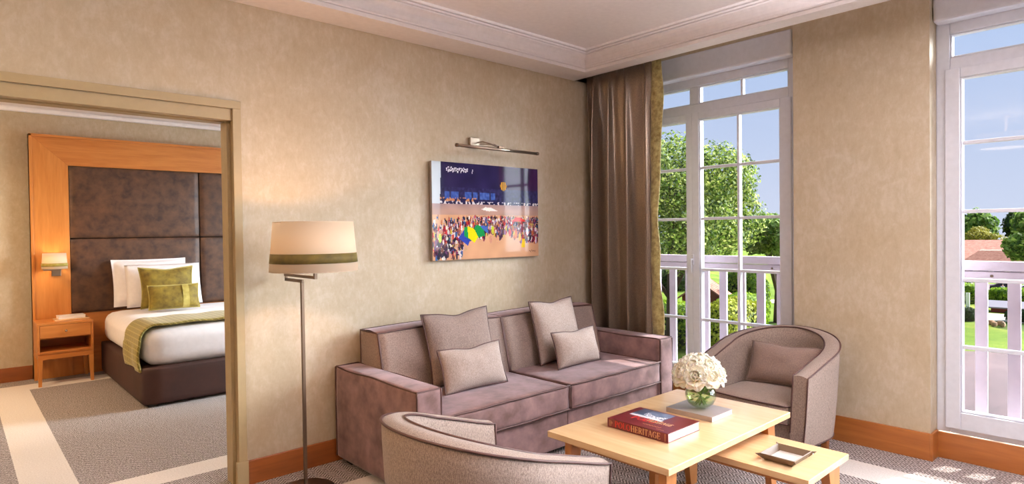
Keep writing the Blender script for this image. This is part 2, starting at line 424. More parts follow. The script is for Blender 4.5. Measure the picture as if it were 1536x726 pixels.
wb = MB(); wb.box(BX0-.2, BX0, WT, BY1+.2, 0, CEIL); tag(wb.build('wall_bedroom_side', M['plaster']), kind='structure')

# dropped border with moulded cornice: swept profile (offset from the lip into the room, height above the soffit)
prof = [(0,0),(0,.020),(-.010,.021),(-.010,.027),(.000,.028),(.002,.036),(-.008,.037),(-.010,.044),(-.016,.050),(-.019,.070),(-.014,.092),(.000,.110),(.016,.121),(.016,.127),(.006,.128),(.006,.134),(.022,.135),(.024,.143),(.012,.144),(.012,.150),(.032,.151),(.036,.158),(.036,.165)]
lx, ly = -.43, -.232
cb = MB()
xs0 = RX0
for k in range(len(prof)-1):
    (d0, h0), (d1, h1) = prof[k], prof[k+1]
    A0 = (xs0, ly-d0, SOF+h0); A1 = (lx-d0, ly-d0, SOF+h0); A2 = (lx-d0, RY0, SOF+h0)
    B0 = (xs0, ly-d1, SOF+h1); B1 = (lx-d1, ly-d1, SOF+h1); B2 = (lx-d1, RY0, SOF+h1)
    cb.add([A0,A1,B1,B0], [(0,1,2,3)]); cb.add([A1,A2,B2,B1], [(0,1,2,3)])
cb.add([(xs0,0,SOF),(lx,0,SOF),(lx,ly,SOF),(xs0,ly,SOF)], [(0,1,2,3)])         # soffit over the picture wall
cb.add([(lx,0,SOF),(-.30,0,SOF),(-.30,RY0,SOF),(lx,RY0,SOF)], [(0,1,2,3)])     # pelmet underside
cb.add([(-.30,0,SOF),(-.30,RY0,SOF),(-.30,RY0,CEIL),(-.30,0,CEIL)], [(0,1,2,3)])
tag(cb.build('trim_1', M['ceiling']), kind='structure')
cb = MB(); cb.box(BX0, 0, BY1-.05, BY1, 2.46, 2.505); tag(cb.build('trim_2', M['ceiling'], bevel=.015), kind='structure')

# skirting boards
SB = .127
b = MB(); b.box(-2.888, -.0, -.013, 0, 0, SB); tag(b.build('baseboard_left', M['skirting_x'], bevel=.003), kind='structure')
b = MB()
for a, c in [(RY0, -6.0), (-4.42, -3.92), (-2.345, -1.60)]:
    b.box(-.013, 0, a, c+(.0), 0, .152)
for a, c in OPEN[:3]: b.box(.097, .110, a, c, 0, .146)
b.box(-.013, .0, -.03, 0, 0, .14)
for a, c in OPEN[:3]:
    b.box(-.013, .110, c-.013, c, 0, .152); b.box(-.013, .110, a, a+.013, 0, .152)
tag(b.build('baseboard_right', M['skirting'], bevel=.002), kind='structure')
b = MB(); b.box(BX0, -3.467, BY1-.013, BY1, 0, .13); tag(b.build('baseboard_bedroom', M['skirting_x'], bevel=.003), kind='structure')

# door surround of the sliding pocket door
d = MB()
d.box(DJ-.004, -2.888, -.016, .0, SB+.002, 1.952); d.box(DJ-.016, -2.884, -.022, .0, 0, SB+.006)     # casing upright + plinth
d.box(DL-.04, -2.888, -.016, .0, 1.952, 1.992)                                                      # casing head
d.box(DL-.04, DL+.0, -.016, .0, 0, 1.952)
d.box(DJ-.022, DJ, .030, .060, 0, DH+.03); d.box(DJ-.014, DJ, .085, WT+.006, 0, DH+.03)              # jamb stops either side of the pocket slot
d.box(DJ-.003, DJ, .0, WT, 0, DH+.03)
d.box(DL, DJ-.0, -.002, .045, 1.893, DH+.045); d.box(DJ-.001, DJ+.004, -.003, WT, DH-.05, DH+.05); d.box(DL, DJ, .085, WT+.01, DH-.012, DH)
d.box(DL-.004, DL+.02, 0, WT, 0, DH)
d.box(DJ+.002, -2.888+.01, WT, WT+.014, 0, 1.98); d.box(DL-.04, -2.888, WT, WT+.014, DH, 1.98)
tag(d.build('trim_3', M['trim'], bevel=.0025), kind='structure')
pd = MB(); pd.box(DJ-.012, DJ+.02, .062, .083, .008, DH-.004)
dr = pd.build('door_1', M['black']); tag(dr, kind='structure')
hp = MB(); hp.lathe([(.007,0),(.007,.004)], 12, M=T(DJ-.012, .0725, 1.0) @ RY(-PI/2)); hp.build('door_latch', M['bronze'], dr)

# ------------------------------------------------------------------ windows
GX = .126
def make_window(idx, y0, y1, mull=True):
    """double French window between y0 (near) and y1 (far); z .125 - 2.45"""
    root = MB(); z0, z1 = .145, 2.49
    fwid = .062
    mid = (y0+y1)/2
    root.box(GX, GX+.07, y0, y0+.085, z0, z1); root.box(GX, GX+.07, y1-.085+.02, y1, z0, z1)
    root.box(GX, GX+.07, y0+.085, y1-.065, z0, z0+.055); root.box(GX, GX+.07, y0+.085, y1-.065, 2.372, z1)
    root.box(GX+.002, GX+.07, y0+.085, y1-.065, 2.150, 2.240)                 # transom bar
    root.box(GX+.004, GX+.07, mid-.035, mid+.035, 2.240, 2.372)
    # transom muntins
    for (a, b) in ((y0+.085, mid-.035), (mid+.035, y1-.065)):
        c = (a+b)/2; root.box(GX+.012, GX+.05, c-.009, c+.009, 2.240, 2.372)
        for (q0,q1,w0,w1) in ((a,a+.010,2.240,2.372),(b-.010,b,2.240,2.372),(a,b,2.362,2.372),(a,b,2.240,2.250)):
            root.box(GX+.008, GX+.05, q0, q1, w0, w1)
    w = root.build('window_%d' % idx, M['white'], bevel=.005); tag(w, kind='structure')
    for s, (a, b) in enumerate(((y0+.062, mid+.012), (mid-.012+.024, y1-.045))):
        sash = MB(); x0 = GX-.018; x1 = GX+.045
        ga, gb = (a+.074, b-.055) if s == 0 else (a+.048, b-.07)
        za, zb = .175, 2.175; gz0, gz1 = .270, 2.122
        sash.box(x0, x1, a, ga, za, zb); sash.box(x0, x1, gb, b, za, zb)
        sash.box(x0, x1, ga, gb, za, gz0); sash.box(x0, x1, ga, gb, gz1, zb)
        for (q0,q1,w0,w1) in ((ga,ga+.009,gz0,gz1),(gb-.009,gb,gz0,gz1),(ga,gb,gz0,gz0+.009),(ga,gb,gz1-.009,gz1)):
            sash.box(x0+.008, x1-.006, q0, q1, w0, w1)
        so = sash.build('sash_frame', M['white'], w, bevel=.004)
        mb = MB()
        for z in (.632, 1.006, 1.384, 1.762): mb.box(x0+.016, x1-.012, ga+.009, gb-.009, z-.010, z+.010)
        c = (ga+gb)/2
        if True: mb.box(x0+.014, x1-.010, c-.009, c+.009, gz0+.009, gz1-.009)
        mb.build('muntin', M['white'], so, bevel=.003)
        g = MB(); g.box(GX+.010, GX+.014, ga, gb, gz0, gz1); g.build('glass', M['glass'], so)
    g = MB(); g.box(GX+.030, GX+.034, y0+.085, y1-.065, 2.240, 2.372); g.build('glass', M['glass'], w)
    h = MB(); h.box(GX-.030, GX-.018, mid+.000, mid+.022, 1.04, 1.12); h.box(GX-.055, GX-.045, mid+.003, mid+.019, .98, 1.09)
    h.box(GX-.050, GX-.018, mid+.004, mid+.018, 1.075, 1.09); h.build('handle', M['white'], w, bevel=.004)
    bx = MB(); bx.box(.045, .32, y0+.028, y1-.004, 2.432, 2.60); bx.build('shutter_box', M['white'], w, bevel=.012)
    lin = MB(); lin.box(.0, .3, y0, y0+.0015, .125, 2.6); 
    return w
for i, (a, b) in enumerate(OPEN): make_window(i+1, a, b)

# balcony railing, one run outside each pair of glazed doors
def make_rail(y0, y1, label):
    r = empty('balcony_railing', (.345, (y0+y1)/2, 0)); w = (y1-y0)/2
    a = MB(); a.box(-.030, .030, -w, w, 1.048, 1.103); a.box(-.022, .022, -w, w, 1.000, 1.044); a.build('top_rail', M['rail_white'], r, bevel=.004)
    a = MB(); a.box(-.022, .022, -w, w, .06, .13); a.build('bottom_rail', M['rail_white'], r, bevel=.004)
    y = -w+.034
    while y < w-.05:
        s = MB(); s.box(-.012, .012, y, y+.058, .13, 1.0); s.build('baluster', M['rail_white'], r, bevel=.003); y += .1475
    for q in (-w*.55, w*.1, w*.7):
        s = MB(); s.lathe([(.008,0),(.006,.006)], 10, M=T(-.022, q, 1.02) @ RY(-PI/2)); s.build('bolt', M['bronze'], r)
    tag(r, label, 'railing', None); return r
make_rail(-1.72, .12, 'white board railing behind the window beside the curtain')
make_rail(-4.05, -2.30, 'white board railing behind the window at the far right of the room')

# ------------------------------------------------------------------ curtain
cur = empty('curtain', (-.145, -.36, 0))
ZT = 2.56
def fold(u, v):
    """u along the rail from the wall, v from bottom to top"""
    tz = v
    y = -.012 - u*(.635+.025*(1-tz))
    nf = 5.0
    ph = 2*PI*nf*(u-.22*u*u) + .5*sin(3*u) + .30*sin(3*tz+3*u) + (.5*sin(4*tz) if u < .6 else 0)*(.6-u)
    amp = .078*(.78+.3*sin(7*u+1)) * (1 - .22*tz) * (.5+.5*min(1, (1-tz)*5+.2))
    x = amp*sin(ph) + .012*sin(2*ph+1+tz*2)
    x += .02*(1-tz)*sin(4*u)
    y += .012*cos(ph)
    if tz > .93: x += .008*sin(ph*3)*(tz-.93)/.07
    return (x, y+.36, .02+(ZT-.02)*tz)
c = MB(); c.grid(fold, 150, 40); c.build('curtain_cloth', M['satin'], cur, solid=.004)
def lining(u, v):
    p0 = fold(1.0, v); w = .085+.018*sin(9*v)+.006*sin(31*v)
    return (p0[0] - .012*sin(PI*u) + .004*sin(40*v+u*3), p0[1] - w*u, p0[2])
c = MB(); c.grid(lining, 8, 60); c.build('lining', M['lining'], cur, solid=.006)
tag(cur, 'bronze satin floor-length curtain with a gold velvet edge', 'curtain')
trk = MB(); trk.box(-.17, -.14, -1.7, -.005, 2.60, 2.63); tag(trk.build('curtain_track', M['white'], bevel=.003), 'white curtain track hidden behind the ceiling pelmet', 'curtain track')

# ------------------------------------------------------------------ sofa
sofa = empty('sofa', (-1.33, -.45, 0))
def piping(mb, pts, r=.0055, closed=False, n=6): mb.tube(pts, r, n, closed)
SX0, SX1, SY0, SY1 = -1.07, 1.07, -.41, .42    # local extents (x, front y, back y)
AH = .552; AWD = .148
def arm(x0, x1, outer):
    a = MB(); a.softbox((x0+x1)/2, (SY0+SY1)/2, (.035+AH)/2, x1-x0, SY1-SY0, AH-.035, .014, (.004,.004,.006), 14)
    o = a.build('arm', M['velvet'], sofa, weld=True)
    p = MB(); e = .004
    X0, X1, Y0, Y1 = x0+e, x1-e, SY0+e, SY1-e
    def wob(pts, s): return [(q[0]+.0025*sin(17*q[1]+s), q[1]+.002*sin(13*q[2]+s), q[2]+.003*sin(11*q[1]+5*q[0]+s)) for q in pts]
    N = 24
    lp = []
    for (A, B) in (((X0,Y0),(X1,Y0)), ((X1,Y0),(X1,Y1)), ((X1,Y1),(X0,Y1)), ((X0,Y1),(X0,Y0))):
        for k in range(N): lp.append((A[0]+(B[0]-A[0])*k/N, A[1]+(B[1]-A[1])*k/N, AH-e))
    p.tube(wob(lp, 1), .0048, 7, True)
    for (X, Y) in ((X0,Y0), (X1,Y0), (X0,Y1), (X1,Y1)):
        p.tube(wob([(X, Y, .04+(AH-.045)*k/20) for k in range(21)], X*3), .0058, 7)
    p.build('piping', M['piping'], o)
    return o
arm(SX0, SX0+AWD, True); arm(SX1-AWD, SX1, False)
b = MB(); b.box(SX0+AWD, SX1-AWD, SY0+.022, SY1-.02, .035, .262); b.build('seat_base', M['velvet'], sofa, bevel=.01)
b = MB(); b.box(-.002, .002, SY0+.019, SY0+.024, .04, .262)
for x in (-.46, .46): pass
b.build('seam', M['piping'], sofa)
b = MB(); b.softbox(0, SY1-.06, .30, (SX1-AWD)*2, .12, .56, .02); b.build('back_frame', M['velvet'], sofa, weld=True)
ix0, ix1 = SX0+AWD, SX1-AWD
for k in (0, 1):
    a, c = (ix0+.002, -.004) if k == 0 else (.004, ix1-.002)
    q = MB(); q.softbox((a+c)/2, (-.415+.26)/2, .327, c-a, .675, .144, .018, (.0,.006,.008), 14)
    o = q.build('seat_cushion', M['velvet'], sofa, weld=True)
    p = MB()
    for z in (.396, .258):
        lp = []; N = 20; y0, y1 = -.412, .25
        rec = ((a+.003,y0),(c-.003,y0),(c-.003,y1),(a+.003,y1))
        for s_ in range(4):
            A, B = rec[s_], rec[(s_+1) % 4]
            for j in range(N):
                t_ = j/N; lp.append((A[0]+(B[0]-A[0])*t_, A[1]+(B[1]-A[1])*t_ - (.006*sin(PI*t_) if s_ == 0 else 0), z + .0014*sin(6*t_*PI+s_+k) + (.003*sin(PI*t_) if s_ == 0 and z > .3 else 0)))
        p.tube(lp, .006, 7, True)
    for xx in (a+.003, c-.003): p.tube([(xx+.003*sin(j), -.413, .260+.135*j/8) for j in range(9)], .0055, 7)
    p.build('piping', M['piping'], o)
    # back cushion: wedge, tweed face, velvet top
    q = MB(); bz0, bz1 = .395, .744
    def bp(u, w, s_):  # u 0..1 across, w 0..1 up ; s_ 0 front 1 rear
        x = a + (c-a)*u
        yf = .115 + .085*w; yr = .385 + .01*w
        bul = .018*math.sin(PI*u)**.5*math.sin(PI*w)**.5
        z = bz0 + (bz1-bz0)*w + .008*sin(PI*u)*w
        return (x, (yf-bul) if s_ == 0 else yr, z)
    q.grid(lambda u, w: bp(u, w, 0), 16, 12, 0); q.grid(lambda u, w: bp(1-u, w, 1), 16, 4, 0)
    def topf(u, w):
        A, B = bp(u, 1, 0), bp(u, 1, 1); return (A[0], A[1]+(B[1]-A[1])*w, A[2]+(B[2]-A[2])*w+.010*sin(PI*w))
    q.grid(topf, 16, 5, 1)
    for uu_ in (0, 1):
        def sd(w, h, uu_=uu_):
            A, B = bp(uu_, w, 0), bp(uu_, w, 1); e = (-1 if uu_ == 0 else 1)*.010*sin(PI*h)*sin(PI*w)
            return (A[0]+e, A[1]+(B[1]-A[1])*h, A[2])
        q.grid(sd, 12, 5, 0)
    q.grid(lambda u, w: (a+(c-a)*u, .115+.27*w, bz0), 2, 2, 0)
    o = q.build('back_cushion', [M['tweed'], M['velvet']], sofa, weld=True)
    p = MB(); N = 16; lp = [bp(u_/N, 1, 0) for u_ in range(N+1)]
    p.tube([bp(0, j/10, 0) for j in range(11)] + lp[1:] + [bp(1, 1-j/10, 0) for j in range(1, 11)], .0058, 7)
    p.tube([bp(0, j/10, 1) for j in range(11)] + [bp(u_/N, 1, 1) for u_ in range(1, N+1)] + [bp(1, 1-j/10, 1) for j in range(1, 11)], .005, 6)
    for uu_ in (0, 1): p.tube([bp(uu_, 1, 0), bp(uu_, 1, 1)], .005, 6)
    p.build('piping', M['piping'], o)
for x in (-1.0, 1.0):
    for y in (-.34, .35):
        b = MB(); b.box(x-.03, x+.03, y-.03, y+.03, 0, .036); b.build('foot', M['black'], sofa)
tag(sofa, 'mauve velvet two-seat sofa with dark piping against the plaster wall', 'sofa')

# ------------------------------------------------------------------ pillows
def pillow(name, W, H, Tk, mat, pipe_mat, loc, rz, lean, label, cat, group=None, flange=0, pinch=.06, twist=0, dent=0, pr=.0045, seed=0):
    """upright pillow: local x = width, local z = height, faces -y"""
    root = None; q = MB(); n = 22
    def P(u, v, s_):
        U, V = u*2-1, v*2-1
        x = U*W/2*(1-pinch*(1-V*V)); z = V*H/2*(1-pinch*(1-U*U))
        f = max(0, (1-abs(U)**2.6))**.55 * max(0, (1-abs(V)**2.6))**.55
        if flange:
            k = 1-flange; uu_, vv_ = min(1, abs(U)/k), min(1, abs(V)/k); f = max(0, (1-uu_**3))**.6*max(0, (1-vv_**3))**.6
        y = s_*Tk/2*f
        y += .012*f*noise.noise(Vector((x*7+seed, z*7, s_*3))) + .006*noise.noise(Vector((x*14+seed, z*14, 5)))*f
        if dent: z -= dent*math.exp(-(U/.35)**2)*max(0, V)
        return (x, y, z + H/2)
    q.grid(lambda u, v: P(u, v, -1), n, n); q.grid(lambda u, v: P(1-u, v, 1), n, n)
    o = q.build(name, mat, weld=True)
    if pipe_mat:
        p = MB(); N = 20
        lp = [P(i/N, 0, 0) for i in range(N)] + [P(1, i/N, 0) for i in range(N)] + [P(1-i/N, 1, 0) for i in range(N)] + [P(0, 1-i/N, 0) for i in range(N)]
        p.tube(lp, pr, 6, True); p.build('piping', pipe_mat, o)
    o.rotation_mode = 'XYZ'; o.location = loc
    o.matrix_world = T(*loc) @ RZ(rz) @ RX(-lean) @ RY(twist)
    tag(o, label, cat, group); return o
SEAT = .408
pillow('throw_pillow', .50, .43, .13, M['tweed'], M['piping'], (-1.735,-.40,SEAT+.005), 0, math.radians(14), 'large square taupe pillow on the sofa seat nearer the floor lamp', 'pillow', 'pillows on the sofa', dent=.02, twist=math.radians(-1), seed=1)
pillow('throw_pillow', .45, .25, .12, M['tweed_pale'], M['piping'], (-1.785,-.560,SEAT), math.radians(-2), math.radians(17), 'small oblong pale tweed pillow on the sofa seat nearer the floor lamp', 'pillow', 'pillows on the sofa', dent=.015, twist=math.radians(-1), seed=2)
pillow('throw_pillow', .46, .43, .13, M['tweed_pale'], M['piping'], (-.90,-.40,SEAT+.005), math.radians(4), math.radians(14), 'large square taupe pillow on the sofa seat nearer the window', 'pillow', 'pillows on the sofa', dent=.015, seed=3)
pillow('throw_pillow', .44, .24, .12, M['tweed_pale'], M['piping'], (-.90,-.560,SEAT), math.radians(2), math.radians(15), 'small oblong pale tweed pillow on the sofa seat nearer the window', 'pillow', 'pillows on the sofa', dent=.012, seed=4)

# ------------------------------------------------------------------ tub armchairs
def make_tub():
    """faces local -x; origin on the floor under the centre of the tub"""
    root = empty('armchair')
    TH = 1.0; A1 = 1.595; LX = .279; R0 = .353; TOT = A1*R0+LX
    def Rout(z):
        t = max(0, min(1, (z-.115)/.5)); return .326 + .027*t - .010*(1-t)**4
    def rimz(th):
        a = abs(th)/TH
        return .682 - .173*(1-(1-a**1.9)**1.2)
    wth = .080
    def prof(th):
        zr = rimz(th); Rt = Rout(zr); pts = []
        for k in range(9):
            z = .115 + (zr-.002-.115)*k/8; pts.append((Rout(z), z))
        pts[-1] = (Rt, zr-.002)
        for k in range(1, 7):
            s_ = k/7; pts.append((Rt - wth*s_, zr - .002 + .009*sin(PI*s_)+.002*s_))
        zi = zr+.002
        for k in range(8): pts.append((Rt-wth-.022*(k/7), zi + (.20-zi)*k/7))
        return pts
    NT_ = 60; npf = len(prof(0))
    s_ = MB(); vs = []
    def P(th, r, z):
        sy = 1.0
        s_ = abs(th)*TOT; sg = 1 if th > 0 else -1
        a = min(A1, s_/R0); ext = max(0, s_-A1*R0)
        bk = (.96 if cos(a) > 0 else 1.0)
        return (r*cos(a)*bk - ext*sin(a), sg*(r*sin(a) + ext*cos(a)), z)
    for i in range(NT_+1):
        th = -TH + 2*TH*i/NT_
        for r, z in prof(th): vs.append(P(th, r, z))
    fs = [(i*npf+j, (i+1)*npf+j, (i+1)*npf+j+1, i*npf+j+1) for i in range(NT_) for j in range(npf-1)]
    s_.add(vs, fs, 0, True)
    for e in (0, NT_):
        th = -TH + 2*TH*e/NT_
        idx = [P(th, r, z) for r, z in prof(th)] + [P(th, Rout(.7)-wth-.02, .115)]
        s_.add(idx, [tuple(range(len(idx))) if e == 0 else tuple(reversed(range(len(idx))))], 0, False)
    shell = s_.build('tub_shell', M['tweed_chair'], root)
    p = MB()
    for q in (0, 1):
        line = []
        for i in range(NT_+1):
            th = -TH+2*TH*i/NT_; zr = rimz(th); Rt = Rout(zr)
            line.append(P(th, Rt + .002 if q == 0 else Rt-wth-.001, zr + (.0 if q == 0 else .003)))
        th0, th1 = -TH, TH
        def down(th, first):
            zr = rimz(th); r0 = Rout(zr)+.002 if q == 0 else Rout(zr)-wth
            out = [P(th, (Rout(.115+(zr-.115)*(1-k/8))+.001) if q == 0 else r0-.02*k/8, .115+(zr-.115)*(1-k/8) if q == 0 else zr-(zr-.2)*k/8) for k in range(1, 9)]
            return out
        full = list(reversed(down(th0, 1))) + line + down(th1, 0)
        p.tube(full, .0045, 6)
    bl = [P(-TH+2*TH*i/NT_, Rout(.115)+.001, .118) for i in range(NT_+1)]; p.tube(bl, .004, 6)
    p.build('piping', M['piping'], shell)
    # seat cushion: D shape, front nearly straight and slightly bowed
    ri = Rout(.35)-wth-.016; xf = -.288
    out = []
    N = 26
    a0 = math.radians(90)
    for i in range(N+1):
        th = -a0+2*a0*i/N; out.append((ri*cos(th), ri*sin(th)))
    out += [(-.08, ri), (-.16, ri), (-.24, ri), (-.275, ri-.006)]
    for i in range(9):
        t_ = i/8; out.append((xf - .016*sin(PI*t_), (ri-.02)*(1-2*t_)))
    out += [(-.275, -ri+.006), (-.24, -ri), (-.16, -ri), (-.08, -ri)]
    def ring(sc, z): return [(x*sc + (-.0), y*sc, z) for x, y in out]
    c = MB(); n = len(out); rings = [ring(.97,.232), ring(1.0,.242), ring(1.005,.285), ring(1.0,.328), ring(.975,.340), ring(.8,.352), ring(.4,.358), ring(.05,.359)]
    vs = [p_ for r in rings for p_ in r]
    fs = [(i*n+j, i*n+(j+1)%n, (i+1)*n+(j+1)%n, (i+1)*n+j) for i in range(len(rings)-1) for j in range(n)] + [tuple(reversed(range(n))), tuple((len(rings)-1)*n+j for j in range(n))]
    c.add(vs, fs, 0, True); cu = c.build('seat_cushion', M['tweed_chair'], root)
    p = MB(); p.tube(ring(1.003, .334), .0045, 6, True); p.tube(ring(1.003, .238), .0045, 6, True); p.build('piping', M['piping'], cu)
    b = MB(); b.box(-.262, .18, -.255, .255, .115, .236); b.build('seat_base', M['tweed_chair'], root, bevel=.006)
    for (x, y) in ((-.23, -.27), (-.23, .27), (.14, -.235), (.14, .235)):
        l = MB(); h, g = .021, .015; ox = .012 if x < 0 else -.008
        l.hexa([(x-g,y-g,0),(x+g,y-g,0),(x+g,y+g,0),(x-g,y+g,0)], [(x-h+ox,y-h,.118),(x+h+ox,y-h,.118),(x+h+ox,y+h,.118),(x-h+ox,y+h,.118)])
        l.build('leg', M['skirting'], root, bevel=.002)
    return root
ch = make_tub(); ch.location = (-.376, -1.638, 0); ch.rotation_euler = (0, 0, math.radians(-3.6))
tag(ch, 'taupe tub armchair with dark piping in front of the window', 'armchair', 'tub armchairs')
ch2 = copy_tree(ch); ch2.location = (-2.647, -1.643, 0); ch2.rotation_euler = (0, 0, PI)
tag(ch2, 'taupe tub armchair seen from behind, with its back to the doorway', 'armchair', 'tub armchairs')
pillow('throw_pillow', .44, .25, .13, M['tweed_dark'], M['tweed_dark'], (-.335, -1.665, .362), math.radians(-88), math.radians(22), 'dark taupe oblong pillow in the armchair before the window', 'pillow', dent=.01, seed=9)

# ------------------------------------------------------------------ tables
tb = empty('coffee_table', (-1.555, -1.710, 0))
hx, hy = .515, .312
b = MB(); b.box(-hx, hx, -hy, hy, .393, .420); b.build('tabletop', M['maple'], tb, bevel=.002)
b = MB(); b.box(-hx+.07, hx-.07, -hy+.07, -hy+.09, .355, .392); b.box(-hx+.07, hx-.07, hy-.09, hy-.07, .355, .392)
b.box(-hx+.07, -hx+.09, -hy+.07, hy-.07, .355, .392); b.box(hx-.09, hx-.07, -hy+.07, hy-.07, .355, .392); b.build('apron', M['maple_leg'], tb)
for sx in (-1, 1):
    for sy in (-1, 1):
        l = MB(); xo, yo = sx*(hx-.060), sy*(hy-.050)     # outer top corner
        w = .074; d_ = .038; wb_ = .045; db = .028
        def quad(ox, oy, w_, dd, z): 
            x0, x1 = sorted((ox, ox-sx*w_)); y0, y1 = sorted((oy, oy-sy*dd)); return [(x0,y0,z),(x1,y0,z),(x1,y1,z),(x0,y1,z)]
        l.hexa(quad(xo+sx*.012, yo+sy*.004, wb_, db, 0), quad(xo, yo, w, d_, .392)); l.build('leg', M['maple_leg'], tb, bevel=.002)
tag(tb, 'light maple coffee table with splayed legs in front of the sofa', 'table')
tb2 = empty('side_table', (-1.378, -1.937, 0))
hx, hy = .208, .390
b = MB(); b.box(-hx, hx, -hy, hy, .304, .330); b.build('tabletop', M['maple'], tb2, bevel=.002)
b = MB(); b.box(-hx+.05, hx-.05, -hy+.05, -hy+.066, .275, .304); b.box(-hx+.05, hx-.05, hy-.066, hy-.05, .275, .304)
for s_ in (-1, 1): b.box(s_*(hx-.05), s_*(hx-.066), -hy+.06, hy-.06, .275, .304)
b.build('apron', M['maple_leg'], tb2)
for sx in (-1, 1):
    for sy in (-1, 1):
        l = MB(); xo, yo = sx*(hx-.02), sy*(hy-.03)
        w = .12; d_ = .04; wb_ = .055; db = .03
        l.hexa(quad(xo, yo, wb_, db, 0), quad(xo, yo, w, d_, .304)); l.build('leg', M['maple_leg'], tb2, bevel=.002)
tag(tb2, 'lower light maple bench table pulled out from under the coffee table', 'table')

# ------------------------------------------------------------------ lettering (built from strokes, thick and thin, with serifs)
def glyph(ch):
    """strokes in a 1-high box: returns (width, [(x0,y0,x1,y1,w)...]) ; w = stroke width"""
    K, Nn = .13, .05
    def arc(cx, cy, rx, ry, a0, a1, n=8, wf=None):
        out = []
        for i in range(n):
            t0, t1 = math.radians(a0+(a1-a0)*i/n), math.radians(a0+(a1-a0)*(i+1)/n); tm = (t0+t1)/2
            w = Nn + (K-Nn)*abs(cos(tm)); out.append((cx+rx*cos(t0), cy+ry*sin(t0), cx+rx*cos(t1), cy+ry*sin(t1), w))
        return out
    V = lambda x, y0=0, y1=1: [(x, y0, x, y1, K)]
    H = lambda y, x0, x1, w=Nn: [(x0, y, x1, y, w)]
    sf = lambda x, y: [(x-.11, y, x+.11, y, Nn)]
    if ch == 'P': return .60, V(.12)+sf(.12,.02)+H(.97,.02,.34)+H(.48,.12,.34)+arc(.32,.725,.20,.245,-90,90)
    if ch == 'O': return .80, arc(.40,.5,.33,.48,0,360,18)
    if ch == 'L': return .58, V(.12)+sf(.12,.98)+H(.02,.02,.52)+[(.52,0,.52,.22,Nn)]
    if ch == 'H': return .78, V(.14)+V(.62)+sf(.14,.02)+sf(.14,.98)+sf(.62,.02)+sf(.62,.98)+H(.5,.14,.62)
    if ch == 'E': return .60, V(.12)+H(.98,.02,.52)+H(.02,.02,.54)+H(.5,.12,.42)+[(.52,.80,.52,1,Nn),(.54,0,.54,.22,Nn),(.42,.40,.42,.6,Nn)]
    if ch == 'R': return .68, V(.12)+sf(.12,.02)+H(.97,.02,.34)+H(.50,.12,.34)+arc(.32,.735,.19,.235,-90,90)+[(.34,.5,.58,.02,K),(.52,.02,.68,.02,Nn)]
    if ch == 'I': return .32, V(.16)+sf(.16,.02)+sf(.16,.98)
    if ch == 'T': return .64, V(.32)+sf(.32,.02)+H(.98,.02,.62)+[(.03,.80,.03,1,Nn),(.61,.80,.61,1,Nn)]
    if ch == 'A': return .74, [(.06,.02,.36,1,Nn),(.36,1,.66,.02,K)]+sf(.08,.02)+sf(.64,.02)+H(.36,.17,.54)
    if ch == 'G': return .78, arc(.42,.5,.34,.48,45,315,14)+V(.66,.04,.42)+H(.44,.52,.76)
    if ch == 'S': return .56, arc(.28,.74,.19,.23,20,250,8)+arc(.28,.27,.20,.25,70,-170,8)
    if ch == '|': return .2, [(.1,-.08,.1,1.08,Nn)]
    return .4, []
def letters(mb, text, x, y, h, cond, M_, mi=0, th=.0006, gap=.08):
    """text baseline start at local (x,y) in the plane XY of M_, height h"""
    for ch_ in text:
        w, st = glyph(ch_)
        for (x0, y0, x1, y1, sw) in st:
            A = Vector(((x+x0*h*cond), y+y0*h)); B = Vector((x+x1*h*cond, y+y1*h)); d = B-A
            if d.length < 1e-9: continue
            d.normalize(); nn = Vector((-d.y, d.x))
            hw = sw*h/2*(cond if abs(d.y) > .7 else .8); e = d*(hw*.25)
            pts = [A-e-nn*hw, B+e-nn*hw, B+e+nn*hw, A-e+nn*hw]
            vs = [(p.x, p.y, 0) for p in pts]+[(p.x, p.y, th) for p in pts]
            mb.add(vs, [(0,3,2,1),(4,5,6,7),(0,1,5,4),(1,2,6,5),(2,3,7,6),(3,0,4,7)], mi, False, M_)
        x += (w+gap)*h*cond
    return x

# ------------------------------------------------------------------ books on the coffee table
bk = empty('book', (-1.712, -1.705, .420), math.radians(0))
# local: spine faces -x, length along y ; cover text reads from the spine side
BW, BL, BT = .245, .318, .040
c = MB(); c.box(-BW/2, BW/2, -BL/2, BL/2, .0, .003); c.box(-BW/2, BW/2, -BL/2, BL/2, BT-.003, BT); c.box(-BW/2, -BW/2+.004, -BL/2, BL/2, .003, BT-.003)
cov = c.build('cover', M['maroon'], bk, bevel=.0012)
c = MB(); c.box(-BW/2+.004, BW/2-.004, -BL/2+.004, BL/2-.004, .003, BT-.003); c.build('page_block', M['page'], bk)
